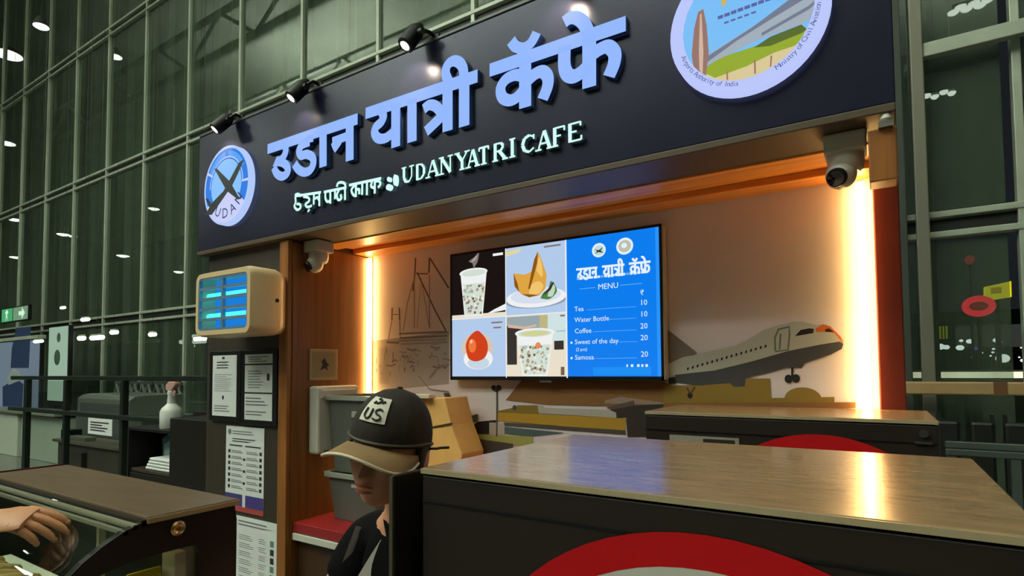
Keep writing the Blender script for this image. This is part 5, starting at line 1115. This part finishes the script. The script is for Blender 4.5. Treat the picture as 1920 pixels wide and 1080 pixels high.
    for i in range(12):
        t_ = i / 11; z = -.035 + .155 * t_; rr_ = max(.02, 1 - max(0, (z - .02) / .105) ** 2) ** .5; row = []
        for q in range(33):
            ex_ = 76 * min(1, max(0, (z - .055) / .03)); b_ = R(-14 - ex_ + (208 + 2 * ex_) * q / 32); row.append(headM @ Vector((.0785 * rr_ * math.cos(b_), .004 + .098 * rr_ * math.sin(b_) * (.80 if z < 0 else 1), z)))
        rg.append(row)
    vs = [p for r_ in rg for p in r_]; mb.add(vs, [(i * 33 + q, i * 33 + q + 1, (i + 1) * 33 + q + 1, (i + 1) * 33 + q) for i in range(11) for q in range(32)])
    ho = mb.build('hair', hm, root, smooth=True, fix=False); so = ho.modifiers.new('thick', 'SOLIDIFY'); so.thickness = .006; so.offset = 1
    for sx in (-1, 1):
        mb = MB(); mb.ell(headM @ Vector((sx * .031, -.0735, .003)), (.0125, .009, .006), 14, 10, headM.to_3x3()); mb.build('eye', mat('eye_white', (190, 180, 170), .3), root, smooth=True)
        mb = MB(); mb.ell(headM @ Vector((sx * .031, -.0815, -.0005)), (.005, .003, .0045), 12, 8, headM.to_3x3()); mb.build('iris', mat('iris_dark', (26, 16, 12), .2), root, smooth=True)
        mb = MB(); mb.tube([headM @ Vector((sx * .031 + u * .015, -.0805 + abs(u) * .004, .0055 - u * u * .003)) for u in (-1, -.5, 0, .5, 1)], .003, 6); mb.build('eyelid', sm_, root, smooth=True)
        mb = MB(); mb.tube([headM @ Vector((sx * (.014 + .009 * u), -.0885 + .0028 * u, .021 + .0022 * u - .0006 * u * u)) for u in range(5)], [.002, .0036, .0036, .003, .0012], 6); mb.build('eyebrow', hm, root, smooth=True)
    lipm = mat('lips_%d' % skin_c[0], tuple(int(v * f_) for v, f_ in zip(skin_c, (.86, .66, .64))), .45); mb = MB()
    for zz, r_ in ((-.0605, .0032), (-.0695, .0038)): mb.tube([headM @ Vector((.022 * u, -.0915 + .010 * u * u, zz + .002 * (1 - abs(u)) * (1 if zz > -.065 else -1) + .002)) for u in (-1, -.6, -.2, .2, .6, 1)], [.001, r_ * .8, r_, r_, r_ * .8, .001], 8)
    mb.build('lips', lipm, root, smooth=True)
    return root, body_o
# worker behind the counter
H = at(728, 848, d=1.29)
HM = Matrix.Translation(H) @ Matrix.Rotation(R(15), 4, ray(720, 850).normalized()) @ Euler((R(8), R(0), R(19)), 'ZYX').to_matrix().to_4x4() @ Matrix.Scale(1.03, 4)
hx, hy, hz = H
bx = hx - .005
Jw = dict(pelvis=(bx, hy + .17, .80), waist=(bx, hy + .17, .97), chest=(bx, hy + .15, 1.13), collar=(bx, hy + .115, 1.235), neck=(bx, hy + .075, 1.315), skull=(hx, hy + .03, 1.385),
          shoulderr=(bx - .165, hy + .115, 1.205), elbowr=(bx - .225, hy - .005, 1.0), wristr=(bx - .12, hy - .19, .98), shoulderl=(bx + .155, hy + .125, 1.205), elbowl=(bx + .165, hy + .10, .95), wristl=(bx + .05, hy - .10, .93),
          hipr=(bx - .09, hy + .17, .74), hipl=(bx + .09, hy + .17, .74), kneer=(bx - .10, hy + .15, .44), kneel=(bx + .10, hy + .15, .44), ankler=(bx - .10, hy + .18, .08), anklel=(bx + .10, hy + .18, .08), toer=(bx - .11, hy + .04, .035), toel=(bx + .11, hy + .04, .035))
def handM(wrist, fwd, up):
    f_ = Vector(fwd).normalized(); u_ = Vector(up); s_ = u_.cross(f_).normalized(); u_ = f_.cross(s_)
    return Matrix(((f_.x, s_.x, u_.x, wrist[0]), (f_.y, s_.y, u_.y, wrist[1]), (f_.z, s_.z, u_.z, wrist[2]), (0, 0, 0, 1)))
shirt_m = mat('shirt_black', (12, 11, 11), .9, noise=.2, scale=40, bump=.1, spec=.15)
wk, wkb = person('person', 'worker in a dark cap and black polo looking down behind the counter', Jw, HM, (222, 158, 124), shirt_m, mat('trousers_black', (24, 24, 26), .8),
    {'r': (handM(Jw['wristr'], (.35, -1, -.15), (0, 0, 1)), .5, 1), 'l': (handM(Jw['wristl'], (-.2, -1, -.1), (0, 0, 1)), .5, -1)}, sleeve=.62)
# cap
capm = mat('cap_brown_black', (38, 30, 21), .85, noise=.18, scale=30, bump=.15); brm = mat('cap_brim_tan', (138, 108, 72), .8, noise=.08, scale=30); pip = mat('cap_piping', (226, 206, 178), .6)
def capz(b_): return .030 - .018 * max(0, math.sin(b_))
rg = []
for i in range(15):
    t_ = i / 14; row = []
    for q in range(48):
        b_ = 2 * math.pi * q / 48; z0 = capz(b_); zt = .142; z = z0 + (zt - z0) * t_
        k = max(0, 1 - (t_ ** 2.3)) ** .5 if i < 14 else .04; fro = 1 + .05 * max(0, -math.sin(b_)) * t_ * (1 - t_) * 2
        row.append(HM @ Vector((.0845 * k * math.cos(b_) * fro, .006 + .106 * k * math.sin(b_) * fro, z + .003 * math.sin(3 * b_) * t_ * (1 - t_))))
    rg.append(row)
crown = MB().rings(rg).build('cap_crown', capm, wk, smooth=True)
mb = MB(); rows = []
def brim_pt(u, v, dz=0):   # u -1..1 across, v 0..1 outwards
    b_ = R(-90 + 78 * u); rim = Vector((.084 * math.cos(b_), .006 + .105 * math.sin(b_), .030))
    ext = .078 * (max(0, 1 - abs(u) ** 3.2)) ** .6; d_ = Vector((.30 * math.cos(b_), -1, 0)).normalized()
    p = rim + d_ * ext * v; p.z += -.018 * v * (1 - abs(u) ** 2) * .4 - .030 * (p.x / .08) ** 2 * (.5 + .5 * v) + dz; return HM @ p
rt = [[brim_pt(-1 + 2 * i / 24, v / 6) for i in range(25)] for v in range(7)]; rb = [[brim_pt(-1 + 2 * i / 24, v / 6, -.0035) for i in range(25)] for v in range(7)]
for rr_ in (rt, rb): mb.add([p for r_ in rr_ for p in r_], [(v * 25 + i, v * 25 + i + 1, (v + 1) * 25 + i + 1, (v + 1) * 25 + i) for v in range(6) for i in range(24)])
mb.build('cap_brim', brm, wk, smooth=True, fix=False)
MB().tube([brim_pt(-1 + 2 * i / 40, 1, -.0015) for i in range(41)], .0032, 8).build('brim_piping', pip, wk, smooth=True)
MB().tube([HM @ Vector((.0855 * math.cos(b_), .006 + .1072 * math.sin(b_), capz(b_) + .006)) for b_ in [2 * math.pi * q / 40 for q in range(41)]], .0038, 6).build('cap_band', mat('cap_band', (66, 56, 46), .6), wk, smooth=True)
MB().ell(HM @ Vector((0, .006, .1425)), (.007, .007, .004), 12, 8).build('cap_button', capm, wk, smooth=True)
MB().tube([HM @ Vector((.083, .03, .022)), HM @ Vector((.086, .06, .018)), HM @ Vector((.085, .085, .016)), HM @ Vector((.10, .10, .018))], .003, 6).build('cap_strap', capm, wk, smooth=True)
def crown_pt(bdeg, t_, out=.0015):
    b_ = R(bdeg); z0 = capz(b_); z = z0 + (.142 - z0) * t_; k = max(0, 1 - (t_ ** 2.3)) ** .5; fro = 1 + .05 * max(0, -math.sin(b_)) * t_ * (1 - t_) * 2
    n_ = Vector((math.cos(b_), math.sin(b_), .5 + t_)).normalized()
    return HM @ (Vector((.0845 * k * math.cos(b_) * fro, .006 + .106 * k * math.sin(b_) * fro, z)) + n_ * out)
PB0, PB1, PT0, PT1 = -112, -70, .40, .82
mb = MB(); mb.add([crown_pt(PB0 + (PB1 - PB0) * i / 8, PT0 + (PT1 - PT0) * j / 6, .0035) for j in range(7) for i in range(9)], [(j * 9 + i, j * 9 + i + 1, (j + 1) * 9 + i + 1, (j + 1) * 9 + i) for j in range(6) for i in range(8)])
pt = mb.build('cap_patch', mat('patch_white', (214, 206, 190), .7), wk, fix=False)
mb = MB()
def on_patch(u, v): return crown_pt(PB0 + (PB1 - PB0) * u, PT0 + (PT1 - PT0) * v, .0052)
for st in ([(.18, .52), (.18, .24), (.26, .13), (.36, .13), (.42, .24), (.42, .52)], [(.82, .50), (.70, .55), (.58, .47), (.62, .36), (.76, .30), (.82, .20), (.70, .10), (.54, .15)], [(.40, .90), (.48, .94), (.58, .88), (.52, .78), (.42, .74)], [(.66, .78), (.78, .86)], [(.30, .72), (.38, .82)]):
    mb.tube([on_patch(*q) for q in spline(st, 4)], .0021, 6)
mb.build('patch_letters', ink2, pt, smooth=True)
# lanyard and white stripe on the shirt
def chest_line(nm, pts, wd, m_, Y):
    q = [at(x, y, Y=yy) for (x, y), yy in zip(pts, Y)]; mb = MB(); top = []
    for i, p in enumerate(q):
        d_ = (q[min(i + 1, len(q) - 1)] - q[max(i - 1, 0)]).normalized(); n_ = d_.cross(ray(*pts[i]).normalized()).normalized()
        top.append((p - n_ * wd / 2, p + n_ * wd / 2))
    for i in range(len(q) - 1):
        a_, b_ = top[i], top[i + 1]; mb.prism([a_[0], a_[1], b_[1], b_[0]], (.003, .004, 0))
    mb.build(nm, m_, wk)
yf = hy + .012
chest_line('lanyard', [(671, 988), (662, 1012), (650, 1044), (636, 1085), (622, 1125)], .011, mat('lanyard_grey', (112, 106, 100), .6), [yf + .035, yf + .025, yf + .015, yf + .005, yf])
chest_line('shirt_stripe', [(722, 1018), (705, 1044), (686, 1075), (664, 1112), (640, 1150)], .026, mat('stripe_white', (250, 246, 238), .7), [yf + .03, yf + .022, yf + .014, yf + .006, yf])
# customer at the display case; only the hand reaches into view
wr = at(-26, 976, d=1.27); hv = _R * 1.0 + Vector((0, 0, .06))
cx_, cy_ = -1.98, .02
Jc = dict(pelvis=(cx_, cy_, .93), waist=(cx_, cy_, 1.10), chest=(cx_, cy_ + .01, 1.28), collar=(cx_, cy_, 1.43), neck=(cx_, cy_, 1.50), skull=(cx_, cy_ + .02, 1.56),
          shoulderr=(cx_ + .18, cy_ + .02, 1.40), elbowr=(wr.x - .10, wr.y - .24, 1.19), wristr=tuple(wr - _R * .02), shoulderl=(cx_ - .18, cy_ + .02, 1.40), elbowl=(cx_ - .27, cy_ + .02, 1.12), wristl=(cx_ - .30, cy_ + .14, .90),
          hipr=(cx_ + .09, cy_, .86), hipl=(cx_ - .09, cy_, .86), kneer=(cx_ + .1, cy_ + .02, .5), kneel=(cx_ - .1, cy_ + .02, .5), ankler=(cx_ + .1, cy_ - .02, .09), anklel=(cx_ - .1, cy_ - .02, .09), toer=(cx_ + .11, cy_ + .12, .035), toel=(cx_ - .11, cy_ + .12, .035))
CM = Matrix.Translation((cx_, cy_ + .035, 1.62)) @ Euler((R(12), 0, R(180)), 'ZYX').to_matrix().to_4x4()
person('person', 'customer reaching a bent hand to the curved glass of the display case', Jc, CM, (198, 138, 96), mat('shirt_brown', (84, 52, 42), .8, noise=.1, scale=30), mat('trousers_blue', (40, 46, 66), .8),
    {'r': (handM(wr, hv, Vector((.12, -.45, 1))), .26, 1, .012), 'l': (handM(Jc['wristl'], (0, .2, -1), (-1, 0, 0)), .4, -1)}, sleeve=.98)
